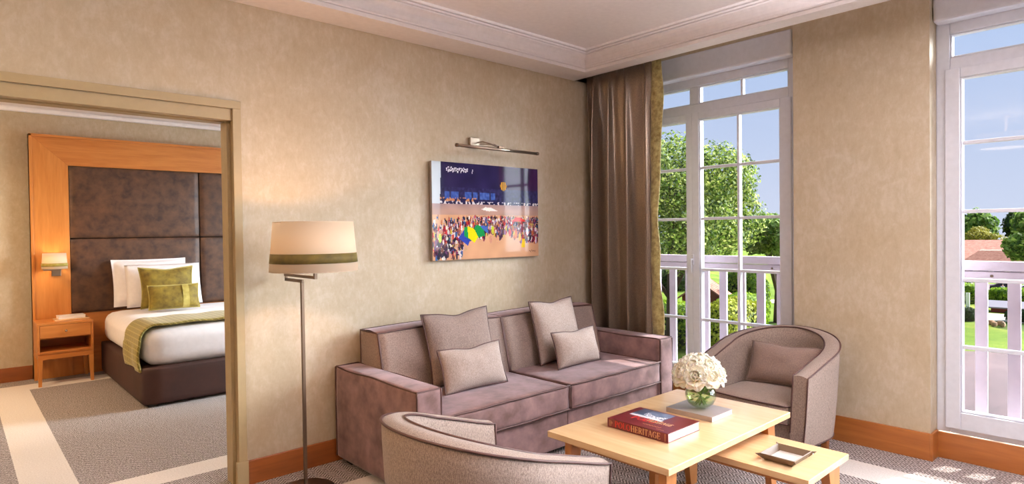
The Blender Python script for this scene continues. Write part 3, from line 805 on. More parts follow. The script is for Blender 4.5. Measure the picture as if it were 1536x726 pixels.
# spine lettering : x runs along -y on the spine plane x=-BW/2
SM = Matrix(((0,0,-1,-BW/2-.0002),(-1,0,0,0),(0,1,0,0),(0,0,0,1)))
sp = MB(); xx = letters(sp, 'POLO', -.116, .0075, .0265, 1.05, SM, 0); letters(sp, 'HERITAGE', xx+.000, .0075, .0265, 1.0, SM, 1); letters(sp, '|', .142, .0075, .0265, .9, SM, 1); letters(sp, '||', -.148, .009, .023, 1.0, SM, 1)
letters(sp, 'O', -.138, .018, .010, .9, SM, 1)
sp.build('spine_lettering', [M['red_ink'], M['gold_ink']], cov)
TM = Matrix(((0,1,0,0),(-1,0,0,0),(0,0,1,BT+.0002),(0,0,0,1)))   # local x -> -y, local y -> +x
def photo_plate(name, fn, nx, ny, w, h, th, M_, parent, rough=.25, coat=0.0, shader_name='print'):
    """a flat printed picture: one mesh whose face colours carry the printed image"""
    me = bpy.data.meshes.new(name); vs = []; fs = []
    for j in range(ny+1):
        for i in range(nx+1): vs.append(M_ @ Vector((-w/2+w*i/nx, -h/2+h*j/ny, 0)))
    for j in range(ny):
        for i in range(nx): a = j*(nx+1)+i; fs.append((a, a+1, a+nx+2, a+nx+1))
    me.from_pydata(vs, [], fs); ca = me.color_attributes.new('ink', 'FLOAT_COLOR', 'CORNER')
    buf = []
    for j in range(ny):
        for i in range(nx):
            c_ = srgb(*fn((i+.5)/nx, (j+.5)/ny)); buf += [*c_, 1.0]*4
    ca.data.foreach_set('color', buf)
    t = NT(shader_name); at = t.n('ShaderNodeAttribute', attribute_name='ink'); t.l(at.outputs['Color'], t.b.inputs['Base Color'])
    t.set(Roughness=rough, Specular=.09 if coat else .4)
    me.materials.append(t.m); o = bpy.data.objects.new(name, me); col.objects.link(o)
    if parent: o.parent = parent
    return o
rnd = random.Random(3)
def cover_img(u, v):
    n = noise.noise(Vector((u*6, v*5, 2))); n2 = noise.noise(Vector((u*22, v*18, 7)))
    c = (92+30*n, 104+30*n, 128+26*n)
    horse = (abs(v-.38-.12*sin(u*7)) < .15+.05*n2) and .25 < u < .95
    if v < .18+.06*n: c = (222,220,226)
    if horse and n2 > -.12: c = (222,222,230)
    if u < .3 and v > .3: c = (62,74,98)
    return tuple(max(0, min(255, q)) for q in c)
photo_plate('cover_photo', cover_img, 46, 30, .170, .115, 0, TM @ T(-.040, .052, .0002), cov, .3, shader_name='cover_print')
ct = MB(); letters(ct, 'POLO', -.085, -.050, .044, .9, TM, 0); letters(ct, 'HERITAGE', -.010, -.036, .030, .72, TM, 1)
sc_ = MB()
pts = [(.00+.004*i, -.078+.004*sin(i*1.7)+.002*sin(i*3.1), BT+.0008) for i in range(24)]
ct.tube([(TM @ Vector((x, y, 0))).to_tuple() for x, y, _ in pts], .0008, 5, mi=1)
ct.tube([(TM @ Vector((.085+.0035*i, -.100+.0012*sin(i*2.3), 0))).to_tuple() for i in range(12)], .0008, 5, mi=1)
ct.build('cover_lettering', [M['red_ink'], M['gold_ink']], cov)
tag(bk, 'thick maroon hardback with red and gold spine lettering on the coffee table', 'book')
bk2 = empty('book', (-1.360, -1.724, .420))
c = MB(); c.box(-.095, .095, -.122, .122, 0, .0025); c.box(-.095, .095, -.122, .122, .0215, .024); c.box(-.095, -.092, -.122, .122, .0025, .0215); c.build('cover', M['grey_cover'], bk2, bevel=.001)
c = MB(); c.box(-.092, .092, -.119, .119, .0025, .0215); c.build('page_block', M['page'], bk2)
tag(bk2, 'slim grey hardback under the round flower vase', 'book')

# ------------------------------------------------------------------ vase with peonies
VX, VY, VZ = -1.352, -1.728, .4445
vr = .073
po = []; pi_ = []
for k in range(17):
    a = -PI/2*.86 + (PI*.86/2+PI*.31)*k/16
    po.append((max(.001, vr*cos(a)), vr*sin(a)*.94+.066))
for (r, z) in reversed(po): pi_.append((max(.001, r-.0025), z+(.003 if z < .02 else 0)))
v = MB(); v.lathe([(.001, po[0][1])]+po+pi_+[(.001, pi_[-1][1])], 48, cap=False)
va = v.build('flower_vase', M['vase'], loc=(VX, VY, VZ)); tag(va, 'round clear glass vase of water standing on the grey book', 'vase')
w = MB(); wl = [(max(.0005, r-.004), z+.003) for r, z in po if z < .085]; wl = [(.001, wl[0][1])]+wl+[(.001, wl[-1][1])]
w.lathe(wl, 40, cap=False); w.build('water', M['water'], va)
def make_peony(seed):
    R_ = random.Random(seed); p = MB()
    rings = [(.012, 5, .15, .018), (.018, 6, .45, .026), (.026, 7, .8, .034), (.034, 8, 1.15, .040), (.040, 8, 1.5, .044)]
    for (rad, cnt, open_, size) in rings:
        for k in range(cnt):
            az = 2*PI*(k+R_.random()*.5)/cnt + rad*40; ph1 = R_.random()*6
            def pet(u, v, az=az, open_=open_, size=size, rad=rad, ph1=ph1):
                s_ = (u-.5)*2; wv = size*(.35+.75*math.sin(PI*min(1, v*.9+.1))**.7)*s_*.62
                L = size*1.15*v
                bend = open_*(.35+.65*v) - (.5 if open_ < .9 else .25)*v*v
                rr_ = rad*.28 + L*math.sin(bend); zz = L*math.cos(bend) - rad*.25
                rr_ -= .30*abs(s_)**2*size*.5*(1-.4*v)
                zz += .0032*sin(s_*7+ph1)*v*v + .0022*sin(s_*13+ph1*2)*v**3
                x = rr_*cos(az) - wv*sin(az); y = rr_*sin(az) + wv*cos(az)
                return (x, y, zz)
            p.grid(pet, 7, 6)
    return p
ped = []
dome = [(0,0,1.0)]
for k in range(6): dome.append((k*60+10, 42, 1.0))
for k in range(8): dome.append((k*45+22, 78, .97))
proto = []
for s_ in range(3):
    o = make_peony(s_+5).build('peony', M['petal'], solid=.0008); proto.append(o)
fx = ['topmost cream peony in the glass vase'] 
HC = Vector((VX-.004, VY+.006, VZ+.156)) 
for i, e in enumerate(dome):
    if i == 0: az, el = 0, 0
    else: az, el = math.radians(e[0]), math.radians(e[1])
    rad = .078 if i else .070
    off = Vector((sin(el)*cos(az)*rad*1.22, sin(el)*sin(az)*rad*1.22, cos(el)*rad*.95))
    if i < 3: o = proto[i]
    else:
        o = proto[i % 3].copy(); col.objects.link(o)
    sc = 1.06 + .2*random.random()
    q = Vector((off.x, off.y, off.z*.9+.02)).to_track_quat('Z', 'Y')
    o.location = HC + off*.92; o.rotation_mode = 'QUATERNION'
    from mathutils import Quaternion
    o.rotation_quaternion = q @ Quaternion((0,0,1), random.random()*6); o.scale = (sc, sc, sc)
    if i == 0: lab = 'cream peony at the very top of the bouquet'
    elif i < 7: lab = 'cream peony in the upper ring of the bouquet in the vase'
    else: lab = 'cream peony in the lowest ring of the bouquet in the vase'
    tag(o, lab, 'flower', 'peonies in the upper ring' if 0 < i < 7 else ('peonies in the lower ring' if i else 'top peony'))
    # stem in world space
    st = MB(); a = Vector(o.location); neck = Vector((VX+off.x*.35, VY+off.y*.35, VZ+.112)); foot = Vector((VX-off.x*.30, VY-off.y*.30, VZ+.018))
    pts = []
    for k in range(13):
        t_ = k/12; p_ = (1-t_)**2*a + 2*t_*(1-t_)*neck + t_*t_*foot; pts.append(p_)
    st.tube(pts, .0024, 6)
    so = st.build('stem', M['stem']); so.parent = o
    bpy.context.view_layer.update(); so.matrix_parent_inverse = o.matrix_world.inverted()
# greenery in the vase
g = MB(); R_ = random.Random(4)
for k in range(26):
    az = R_.random()*2*PI; r0 = R_.uniform(.005, .05); z = R_.uniform(.03, .135) 
    L = R_.uniform(.03, .05); w_ = R_.uniform(.007, .012); tl = R_.uniform(-.5, 1.3); 
    if z > .10: r0 = R_.uniform(.01,.03)
    lim = math.sqrt(max(.0004, vr**2-((z-.066))**2))*.78; r0 = min(r0, lim)
    Mx = T(VX+r0*cos(az), VY+r0*sin(az), VZ+z) @ RZ(az+R_.uniform(1,2)) @ RY(tl)
    g.grid(lambda u, v, L=L, w_=w_: ((u-.5)*L*.8, (v-.5)*2*w_*sin(PI*u)**.7, .006*sin(PI*u)-.003*abs(v-.5)), 6, 2, M=Mx)
tag(g.build('leaves', M['leafy']), 'green leaves among the stems inside the glass vase', 'leaves', kind='stuff')

# ------------------------------------------------------------------ tray
tr = empty('tray', (-1.418, -2.165, .330), 0)
TW, TL, THt = .082, .068, .028
b = MB(); b.box(-TW+.012, TW-.012, -TL+.012, TL-.012, 0, .004); b.build('tray_base', M['suede_grey'], tr)
def wall_pts(ax, s):
    lo, hi = (TW-.012, TL-.012); e = .0035; k = .012
    if ax == 'y':   # wall along x at y = s*TL
        return [(-TW+.010,s*(TL-.012),.0),(TW-.010,s*(TL-.012),.0),(TW+.004,s*(TL+.004),THt),(-TW-.004,s*(TL+.004),THt)]
    return [(s*(TW-.012),-TL+.010,.0),(s*(TW-.012),TL-.010,.0),(s*(TW+.004),TL+.004,THt),(s*(TW+.004),-TL-.004,THt)]
for ax in 'yx':
    for s_ in (-1, 1):
        b = MB(); b.add(wall_pts(ax, s_), [(0,1,2,3)]); b.build('tray_side', M['taupe_leather'], tr, solid=.004)
for sx in (-1, 1):
    for sy in (-1, 1):
        b = MB(); A = Vector((sx*(TW-.006), sy*(TL-.006), .004)); B_ = Vector((sx*(TW+.002), sy*(TL+.002), THt)); tip = Vector((sx*(TW+.018), sy*(TL+.018), THt-.001))
        b.add([A, B_, tip], [(0,1,2)]); b.build('corner_tab', M['taupe_leather'], tr, solid=.004)
        b = MB(); b.lathe([(.004,0),(.0035,.0035),(.001,.005)], 10, M=T(sx*(TW+.006), sy*(TL+.006), THt-.010) @ RZ(math.atan2(sy, -sx)+PI/2) @ RX(PI/2) @ T(0,0,.001)); b.build('snap_stud', M['chrome'], tr)
tag(tr, 'taupe leather valet tray on the lower maple table', 'tray')

# ------------------------------------------------------------------ floor lamp
lamp = empty('floor_lamp', (-2.70, -.295, 0))
b = MB(); b.lathe([(.146,0),(.146,.008),(.142,.012),(.02,.014),(.012,.03)], 48); b.build('base', M['bronze'], lamp)
b = MB(); b.box(-.008, .008, -.008, .008, .012, 1.068); b.build('pole', M['bronze'], lamp, bevel=.002)
b = MB(); b.box(-.006, .006, -.008, .205, 1.060, 1.076); b.box(-.006, .006, .192, .205, 1.060, 1.098); b.box(-.010, .006, -.165, .205, 1.086, 1.100)
for v_ in b.v: pass
b.box(-.012, .004, -.170, -.157, 1.086, 1.30); b.build('swing_arm', M['bronze'], lamp, bevel=.0015)
def drum(mb, r0, r1, z0, z1, n=64, c=(0,0)): mb.lathe([(r0, z0), (r1, z1)], n, (c[0], c[1], 0), cap=False)
LC = (-.008, -.163)
b = MB(); drum(b, .205, .185, 1.128, 1.362, c=LC); sh = b.build('lamp_shade', M['shade'], lamp, solid=.003)
b = MB(); drum(b, .2035, .1985, 1.168, 1.213, c=LC); b.build('shade_band', M['olive_dark'], sh, solid=.003)
b = MB(); b.tube([(LC[0]+.184*cos(2*PI*k/48), LC[1]+.184*sin(2*PI*k/48), 1.361) for k in range(48)], .003, 6, True); b.build('shade_rim', M['shade'], sh); b = MB(); b.tube([(LC[0]+.204*cos(2*PI*k/48), LC[1]+.204*sin(2*PI*k/48), 1.129) for k in range(48)], .003, 6, True); b.build('shade_rim', M['shade'], sh)
b = MB(); b.lathe([(.002,0),(.022,.02),(.028,.045),(.02,.07),(.012,.09),(.012,.11)], 20, (LC[0], LC[1], 1.20))
def bulb_mat():
    t = NT('warm_bulb'); t.set(Base_Color=(1,.85,.6), Roughness=.5); t.b.inputs['Emission Color'].default_value = (1,.72,.4,1); t.b.inputs['Emission Strength'].default_value = 3; return t.m
M['bulb'] = bulb_mat(); b.build('bulb', M['bulb'], lamp)
tag(lamp, 'bronze swing-arm floor lamp with cream drum shade and olive band beside the sofa', 'floor lamp')
def point(name, loc, power, colr, rad=.04):
    l = bpy.data.lights.new(name, 'POINT'); l.energy = power; l.color = colr; l.shadow_soft_size = rad
    o = bpy.data.objects.new(name, l); col.objects.link(o); o.location = loc; return o
point('floor_lamp_light', (-2.708, -.458, 1.285), 20, (1,.52,.22), .03)

# ------------------------------------------------------------------ picture and picture light
R5 = random.Random(11)
NX, NY = 200, 134
img = [[(214,176,146)]*NX for _ in range(NY)]
def put(x, y, c):
    if 0 <= x < NX and 0 <= y < NY: img[y][x] = c
def blob(cx, cy, rx, ry, c, jit=10):
    for y in range(int(cy-ry), int(cy+ry)+1):
        for x in range(int(cx-rx), int(cx+rx)+1):
            if ((x-cx)/max(rx,.5))**2+((y-cy)/max(ry,.5))**2 <= 1: put(x, y, tuple(max(0, min(255, q+R5.randint(-jit, jit))) for q in c))
for y in range(NY):
    for x in range(NX):
        v_ = y/NY; n = noise.noise(Vector((x*.05, y*.05, 1))); n2 = noise.noise(Vector((x*.25, y*.25, 4)))
        if v_ > .57:
            c = (30+10*n, 26+8*n, 58+14*n) if x/NX < .6 else (42+10*n, 22+6*n, 52+10*n)
            if v_ < .74: c = (34+20*n2, 32+20*n2, 66+30*n2)
            if .62 < v_ < .70 and x/NX < .58 and noise.noise(Vector((x*.09, 0, 3))) > -.05: c = (58+30*n2, 84+30*n2, 150+30*n2)
            if v_ < .60 and n2 > .0: c = (210,205,205)
            if v_ < .635 and v_ > .60 and x/NX < .4 and n2 > .1: c = (190,130,90)
        elif v_ > .46: c = (176+20*n-60*max(0,(v_-.50)*4), 142+16*n-40*max(0,(v_-.5)*4), 128+14*n)
        else: c = (206+14*n, 158+12*n, 122+10*n)
        img[y][x] = tuple(int(max(0, min(255, q))) for q in c)
for x in range(0, int(NX*.1)):       # pale drape at the left top
    for y in range(int(NY*.58), NY):
        if x < NX*(.045+.03*(y/NY)): img[y][x] = (196,206,214)
cols = [(40,24,40),(50,28,44),(70,30,60),(128,50,76),(226,220,216),(206,196,200),(120,20,40),(30,34,66),(34,30,50),(60,90,130),(176,96,60),(196,176,70),(180,50,46),(80,50,40),(150,120,150),(120,80,96),(90,60,60)]
for k in range(1500):
    x = R5.uniform(0, NX); y = NY*R5.uniform(.17, .44); 
    if x < NX*.25: y -= NY*R5.uniform(0, .16)
    s_ = 1.5+2.6*(1-(y/NY)/.5)
    if .25*NX < x < .8*NX and y < NY*(.24+.03*sin(x*.2)): continue
    c = R5.choice(cols); blob(x, y, s_*R5.uniform(.4,.8), s_*R5.uniform(.9,1.9), c, 22)
    if R5.random() < .5: blob(x, y+s_*1.6, .8, .9, (180,130,100), 20)
def poly(pts, c, jit=8):
    pts = [(x*NX, y*NY) for x, y in pts]
    for y in range(int(min(p[1] for p in pts)), int(max(p[1] for p in pts))+1):
        xs = []
        for i in range(len(pts)):
            (x0, y0_), (x1, y1_) = pts[i], pts[(i+1) % len(pts)]
            if (y0_ <= y) != (y1_ <= y): xs.append(x0+(y-y0_)*(x1-x0)/(y1_-y0_))
        xs.sort()
        for q_ in range(0, len(xs)-1, 2):
            for x in range(int(xs[q_]), int(xs[q_+1])+1): put(x, y, tuple(max(0, min(255, k_+R5.randint(-jit, jit))) for k_ in c))
for k in range(90):   # darker group at the lower left
    x, y = R5.gauss(.12, .07)*NX, R5.gauss(.14, .06)*NY
    blob(x, y, R5.uniform(1.2, 3), R5.uniform(2, 5), R5.choice([(40,34,56),(30,26,40),(110,80,70),(190,150,120),(60,44,60),(90,60,90),(200,196,190)]), 14)
poly([(.22,.22),(.30,.14),(.33,.22),(.27,.30)], (44,62,150)); poly([(.27,.24),(.34,.19),(.30,.33),(.27,.33)], (30,134,66)); poly([(.30,.34),(.31,.22),(.36,.17),(.40,.24),(.35,.32)], (246,216,24))
poly([(.36,.32),(.40,.22),(.46,.24),(.44,.32),(.39,.36)], (24,126,66)); poly([(.41,.35),(.45,.30),(.49,.26),(.48,.34)], (64,96,170)); poly([(.43,.52),(.47,.545),(.52,.54),(.58,.505),(.50,.50)], (238,232,226))
poly([(.73,.40),(.76,.435),(.81,.435),(.86,.405),(.86,.395),(.73,.39)], (214,40,34)); poly([(.82,.10),(.85,.10),(.85,.2),(.83,.2)], (240,200,30))
for (cx, cy, c) in ((.76,.25,(230,110,60)),(.70,.27,(190,40,50)),(.80,.22,(236,170,60)),(.88,.28,(226,220,226)),(.53,.30,(190,196,60)),(.51,.20,(196,140,116)),(.58,.20,(206,150,120)),(.06,.22,(190,206,90))):
    blob(cx*NX, cy*NY, 2.6, 6, c, 14)
for y in range(int(.73*NY), int(.83*NY)): # striped ball
    for x in range(int(.60*NX), int(.68*NX)):
        dx, dy = (x/NX-.64)/.032, (y/NY-.78)/.052
        if dx*dx+dy*dy < 1: img[y][x] = (230,170,40) if math.fmod(abs(dx)*2.2+.4, 1) > .4 else (40,30,40)
for q_ in range(160):
    x = NX*(.12+.19*q_/160) + 1.2*sin(q_*.55); put(int(x), int(NY*(.925+.016*sin(q_*.55+1)*(.4+abs(sin(q_*.13)))+.008*sin(q_*.21))), (235,235,240))
for k in range(6): put(int(NX*.345)+k//3, int(NY*.90)+k, (235,235,240))
for x in range(int(.90*NX), int(.97*NX)): put(x, int(NY*(.06+.008*sin(x*1.4))), (60,40,40))
pc = empty('wall_picture', (-1.241, -.026, 1.446))
b = MB(); b.box(-.478, .478, -.012, .010, -.322, .322); b.build('picture_panel', M['grey_cover'], pc, bevel=.001)
PM = Matrix(((1,0,0,0),(0,0,-1,-.0125),(0,1,0,0),(0,0,0,1)))
photo_plate('picture_print', lambda u, v: img[min(NY-1, int(v*NY))][min(NX-1, int(u*NX))], NX, NY, .956, .644, 0, PM, pc, .06, 1.0, 'glossy_print')
b = MB(); b.box(-.3, .3, .010, .024, -.2, .2); b.build('hanging_frame', M['black'], pc)
tag(pc, 'glossy frameless beach crowd photo print on the wall above the sofa', 'picture')
pl = empty('picture_light', (-1.235, -.15, 1.865))
b = MB(); b.tube([(-.365,0,0),(.365,0,0)], .010, 12); b.build('light_bar', M['nickel'], pl)
for s_ in (-1, 1):
    b = MB(); b.tube([(s_*.352,0,0),(s_*.370,0,0)], .0118, 12); b.build('end_cap', M['bronze'], pl)
b = MB(); b.box(-.155, -.075, .118, .150, .018, .085); b.build('wall_mount', M['nickel'], pl, bevel=.003)
b = MB(); b.tube([(-.10,.118,.05),(-.10,.06,.052),(-.06,.03,.04),(-.01,.01,.018),(0,0,.008)], .005, 8); b.tube([(-.075,.118,.045),(.0,.05,.04),(.02,.01,.012)], .004, 8); b.build('swivel_arm', M['nickel'], pl)
b = MB(); b.box(-.012, .03, -.010, .012, .006, .024); b.build('clamp', M['bronze'], pl, bevel=.002)
tag(pl, 'slim brushed metal picture light above the beach print', 'picture light')

# ------------------------------------------------------------------ bedroom
hb = empty('headboard', (-2.035, BY1-.003, 0))
W2 = 1.43; iw = 1.138; y0 = -.085
def quadprism(mb, pts, ya, yb, mi=0):
    vs = [(x, ya, z) for x, z in pts]+[(x, yb, z) for x, z in pts]; n = len(pts)
    mb.add(vs, [tuple(range(n)), tuple(reversed(range(n, 2*n)))]+[(i, i+n, (i+1)%n+n, (i+1)%n) for i in range(n)], mi)
ZH, ZI = 2.262, 1.985
for s_ in (-1, 1):
    b = MB(); pts = [(s_*W2, 0), (s_*iw, 0), (s_*iw, ZI), (s_*W2, ZH)]
    if s_ == 1: pts.reverse()
    quadprism(b, pts, y0, 0); b.box(s_*W2, s_*(W2-.022), y0-.012, 0, 0, ZH+.0); b.build('side_panel', M['headwood'], hb, bevel=.002)
b = MB(); quadprism(b, [(-iw, ZI), (iw, ZI), (W2, ZH), (-W2, ZH)], y0, 0); b.box(-W2, W2, y0-.012, 0, ZH-.022, ZH+.001); b.build('top_panel', M['headwood_x'], hb, bevel=.002)
b = MB(); b.box(-iw, iw, y0+.01, 0, 0, .585); b.build('lower_panel', M['headwood_x'], hb)
b = MB(); b.box(-iw, iw, y0+.05, 0, .585, ZI); b.build('back_panel', M['black'], hb)
for (a, c_) in ((-iw, -.002), (.002, iw)):
    for (z0, z1) in ((.587, 1.293), (1.299, ZI-.002)):
        b = MB(); b.softbox((a+c_)/2, y0+.022, (z0+z1)/2, c_-a-.004, .06, z1-z0, .012, (0,.012,0), 12); b.build('padded_panel', M['leather'], hb, weld=True)
tag(hb, 'tall honey oak headboard with brown suede padded panels', 'headboard')

bed = empty('bed', (-2.035, 2.92, 0))
b = MB(); b.softbox(0, -.035, .162, 1.84, 1.79, .29, .02, (0,0,0), 8); b.build('bed_base', M['bedbase'], bed, weld=True)
b = MB(); b.softbox(0, -.030, .445, 1.80, 1.76, .30, .11, (.01,.01,.012), 16)
def ridges(): pass
b.build('duvet', M['linen'], bed, weld=True)
for x in (-.85, .85):
    for y in (-.86, .78):
        q = MB(); q.box(x-.03, x+.03, y-.03, y+.03, 0, .02); q.build('foot', M['black'], bed)
tag(bed, 'double bed with white duvet and dark brown base', 'bed')
# runner over the bed
def run_path(s_):
    """path across the bed: s_ 0..1 from right side over the top down the left side ; local x from bed centre, z"""
    pts = []
    r = .125; X = .925; Zt = .622; 
    L1 = 1.85-2*r; 
    if s_ < .62: x = X-r - (2*(X-r))*(s_/.62); return (x, Zt+.004*sin(x*20))
    if s_ < .76:
        a = (s_-.62)/.14*PI/2; return (-(X-r) - r*sin(a), Zt - r*(1-cos(a)))
    t_ = (s_-.76)/.24; return (-X-.012*sin(PI*t_), (Zt-r) - t_*.225)
b = MB()
def rf(u, v):
    x, z = run_path(u); yv = 2.075 + .50*v
    skew = .05*u*(1 if v < .5 else .6)
    edge = .006*(1-abs(2*v-1)**6)
    n_ = Vector((0,0,1))
    return (-2.035+x + (-.010*sin(v*9) if u > .8 else 0), yv-skew*.5+.008*sin(u*30)*(1-v), z+edge)
b.grid(rf, 110, 24)
rn = b.build('bed_runner', M['runner'], solid=.016); tag(rn, 'olive checked quilted runner draped across the foot of the bed', 'bed runner')
pillow('bed_pillow', .66, .47, .16, M['linen'], None, (-2.535, 3.61, .632), math.radians(-1), math.radians(16), 'large white pillow resting against the headboard', 'pillow', 'white bed pillows', flange=.10, pinch=.03, seed=21)
pillow('bed_pillow', .66, .42, .16, M['linen'], None, (-2.455, 3.45, .630), math.radians(-2), math.radians(16), 'white pillow in front of the larger white one on the bed', 'pillow', 'white bed pillows', flange=.05, pinch=.02, seed=22)
pillow('bed_cushion', .47, .40, .15, M['olive'], M['olive_light'], (-2.475, 3.25, .630), math.radians(-2), math.radians(17), 'square olive velvet cushion on the bed', 'cushion', 'olive bed cushions', dent=.012, pinch=.09, seed=23)
sc2 = pillow('bed_cushion', .43, .23, .13, M['olive'], M['olive_light'], (-2.465, 3.09, .628), math.radians(-3), math.radians(14), 'small oblong olive cushion with a paler stripe on the bed', 'cushion', 'olive bed cushions', pinch=.05, seed=24)
b = MB()
def band(u, v):
    V = v*2-1; U = .30+.26*u; x = U*.215; z = V*.113*.97
    f = max(0, (1-abs(U)**2.6))**.55*max(0, (1-abs(V)**2.6))**.55
    return (x, -(.065*f+.006), z+.115)
b.grid(band, 8, 20); b.build('stripe_band', M['olive_light'], sc2)

ns = empty('nightstand', (-3.262, 3.640, 0))
a, c_ = -.205, .205; f_, k_ = -.20, .165
b = MB(); t_ = .018
b.box(a, c_, f_, k_, .535, .555); b.box(a, a+t_, f_, k_, .283, .535); b.box(c_-t_, c_, f_, k_, .283, .535); b.box(a+t_, c_-t_, f_, k_, .283, .303); b.box(a+t_, c_-t_, k_-.012, k_, .303, .535)
b.box(a+t_, c_-t_, f_+.01, k_, .413, .420); b.build('cabinet_body', M['headwood_x'], ns, bevel=.002)
b = MB(); b.box(a+t_+.002, c_-t_-.002, f_-.001, f_+.016, .422, .532); dw = b.build('drawer', M['headwood_x'], ns, bevel=.002)
b = MB(); b.lathe([(.006,0),(.006,.012),(.011,.014),(.012,.020),(.008,.026)], 16, M=T(0, f_-.001, .478) @ RX(PI/2)); b.build('knob', M['chrome'], dw)
b = MB(); b.box(a+.006, c_-.006, f_+.006, k_-.006, .272, .283); b.box(a+.002, c_-.002, f_+.002, f_+.022, .235, .272); b.box(a+.002, c_-.002, k_-.022, k_-.002, .235, .272); b.box(a+.002, a+.022, f_+.022, k_-.022, .235, .272); b.box(c_-.022, c_-.002, f_+.022, k_-.022, .235, .272)
b.build('apron', M['headwood_x'], ns, bevel=.0015)
for sx in (-1, 1):
    for sy in (-1, 1):
        l = MB(); ox = sx*.203; oy = (f_+.002) if sy < 0 else (k_-.002)
        def qd(w_, z, sx=sx, sy=sy, ox=ox, oy=oy):
            x0, x1 = sorted((ox, ox-sx*w_)); y0_, y1_ = sorted((oy, oy-sy*w_)); return [(x0,y0_,z),(x1,y0_,z),(x1,y1_,z),(x0,y1_,z)]
        l.hexa(qd(.024, 0), qd(.036, .236)); l.build('leg', M['headwood'], ns, bevel=.0015)
tag(ns, 'honey oak nightstand with one drawer beside the bed', 'nightstand')
nb = MB(); nb.box(-.13, .13, -.085, .085, 0, .012); o = nb.build('wooden_tray', M['maple'], bevel=.002, loc=(-3.20, 3.63, .555)); tag(o, 'thin pale wooden board on the nightstand', 'tray')
nb = empty('notepad', (-3.20, 3.64, .567), math.radians(2))
q = MB(); q.box(-.10, .10, -.07, .07, 0, .022); q.build('page_block', M['page'], nb); q = MB(); q.box(-.102, .102, -.072, .072, .022, .026); q.build('cover', M['white_plastic'], nb)
tag(nb, 'white notepad lying on the nightstand board', 'notepad')

def make_sconce(loc):
    s_ = empty('wall_sconce', loc)
    b = MB(); b.box(-.015, .055, .078, .095, -.115, -.040); b.build('wall_plate', M['nickel'], s_, bevel=.002)
    b = MB(); b.box(-.085, .05, -.004, .010, -.062, -.045); b.box(.035, .05, .0, .09, -.062, -.045); b.box(-.008, .008, -.008, .008, -.06, .01); b.build('bracket_arm', M['nickel'], s_, bevel=.001)
    b = MB(); drum(b, .098, .088, -.045, .098, 48); sh_ = b.build('lamp_shade', M['shade'], s_, solid=.003)
    b = MB(); drum(b, .0995, .0985, -.022, .008, 48); b.build('shade_band', M['olive_light'], sh_, solid=.002)
    return s_
sc1 = make_sconce((-3.303, 3.725, 1.065)); tag(sc1, 'small cream wall sconce on the headboard above the nightstand', 'wall lamp')
# its twin stands beyond the door jamb: only a sliver of it shows
sc3 = copy_tree(sc1); sc3.location = (-1.735+.96, 3.725, 1.065); tag(sc3, 'small cream wall sconce on the far side of the headboard', 'wall lamp')
for x in (-3.303, -.775): point('sconce_light', (x, 3.725, 1.09), 2.2, (1,.66,.36), .02)

# fill lamps added out of view in both rooms, shaped as ceiling fittings
def fill_lamp(x, y, z, power, colr, label, size=.45, dn=.1, up=6.0):
    e = empty('fill_lamp', (x, y, z))
    b = MB(); b.lathe([(.05,0),(.05,-.03),(.012,-.035),(.012,-.30)], 24); b.build('canopy', M['nickel'], e)
    b = MB(); b.lathe([(size*.5,-.42),(size*.5,-.24)], 40, cap=False); b.build('lamp_shade', M['shade'], e, solid=.003)
    for k, (pw, dz) in enumerate(((power*dn, -.40), (power*up, -.27))):     # light falls down through the drum and up to the ceiling
        l = bpy.data.lights.new('fill_lamp_light', 'AREA'); l.shape = 'DISK'; l.size = size*.95; l.energy = pw; l.color = colr
        o = bpy.data.objects.new('fill_lamp_light', l); col.objects.link(o); o.location = (x, y, z+dz)
        if k: o.rotation_euler = (PI, 0, 0)
    tag(e, label, 'ceiling lamp')
fill_lamp(-5.3, -1.8, CEIL, 85, (1,.72,.42), 'added drum fill lamp behind the viewpoint', .6)
fill_lamp(-1.5, -3.7, CEIL, 300, (.98,.95,1), 'added drum fill lamp nearer the window wall behind the viewpoint', .6)
fill_lamp(-4.6, 2.6, 2.505, 50, (1,.72,.42), 'added drum fill lamp in the bedroom', .5, .6, 1.5)

# ------------------------------------------------------------------ outside
GZ = -3.2
def terrain(u, v):
    x = .4 + 420*u**2; y = -180 + 400*v
    k = max(0, min(1, (x-42)/46)); k = k*k*(3-2*k); s_ = max(0, min(1, (30+.35*(x-42)-y)/12)); s_ = s_*s_*(3-2*s_)
    return (x, y, GZ - 6.0*k*s_)
b = MB(); b.grid(terrain, 60, 100); tag(b.build('ground', M['grass']), kind='structure')
b = MB(); b.prism([(4,-40),(24.5,-40),(23.3,1.4),(22.0,4.2),(17,6.0),(4,6.0)], GZ+.02, GZ+.01, 2); tag(b.build('driveway', M['asphalt']), kind='structure')
b = MB(); b.prism([(32.2,-6),(36.0,-6),(35.2,8),(34.0,20),(32.8,20),(32.6,6)], GZ+.03, GZ+.015, 2); tag(b.build('path', M['path']), kind='structure')
b = MB(); b.prism([(100,-60),(135,-60),(135,36),(100,34)], -9.15, -9.17, 2); tag(b.build('road', M['asphalt']), kind='structure')

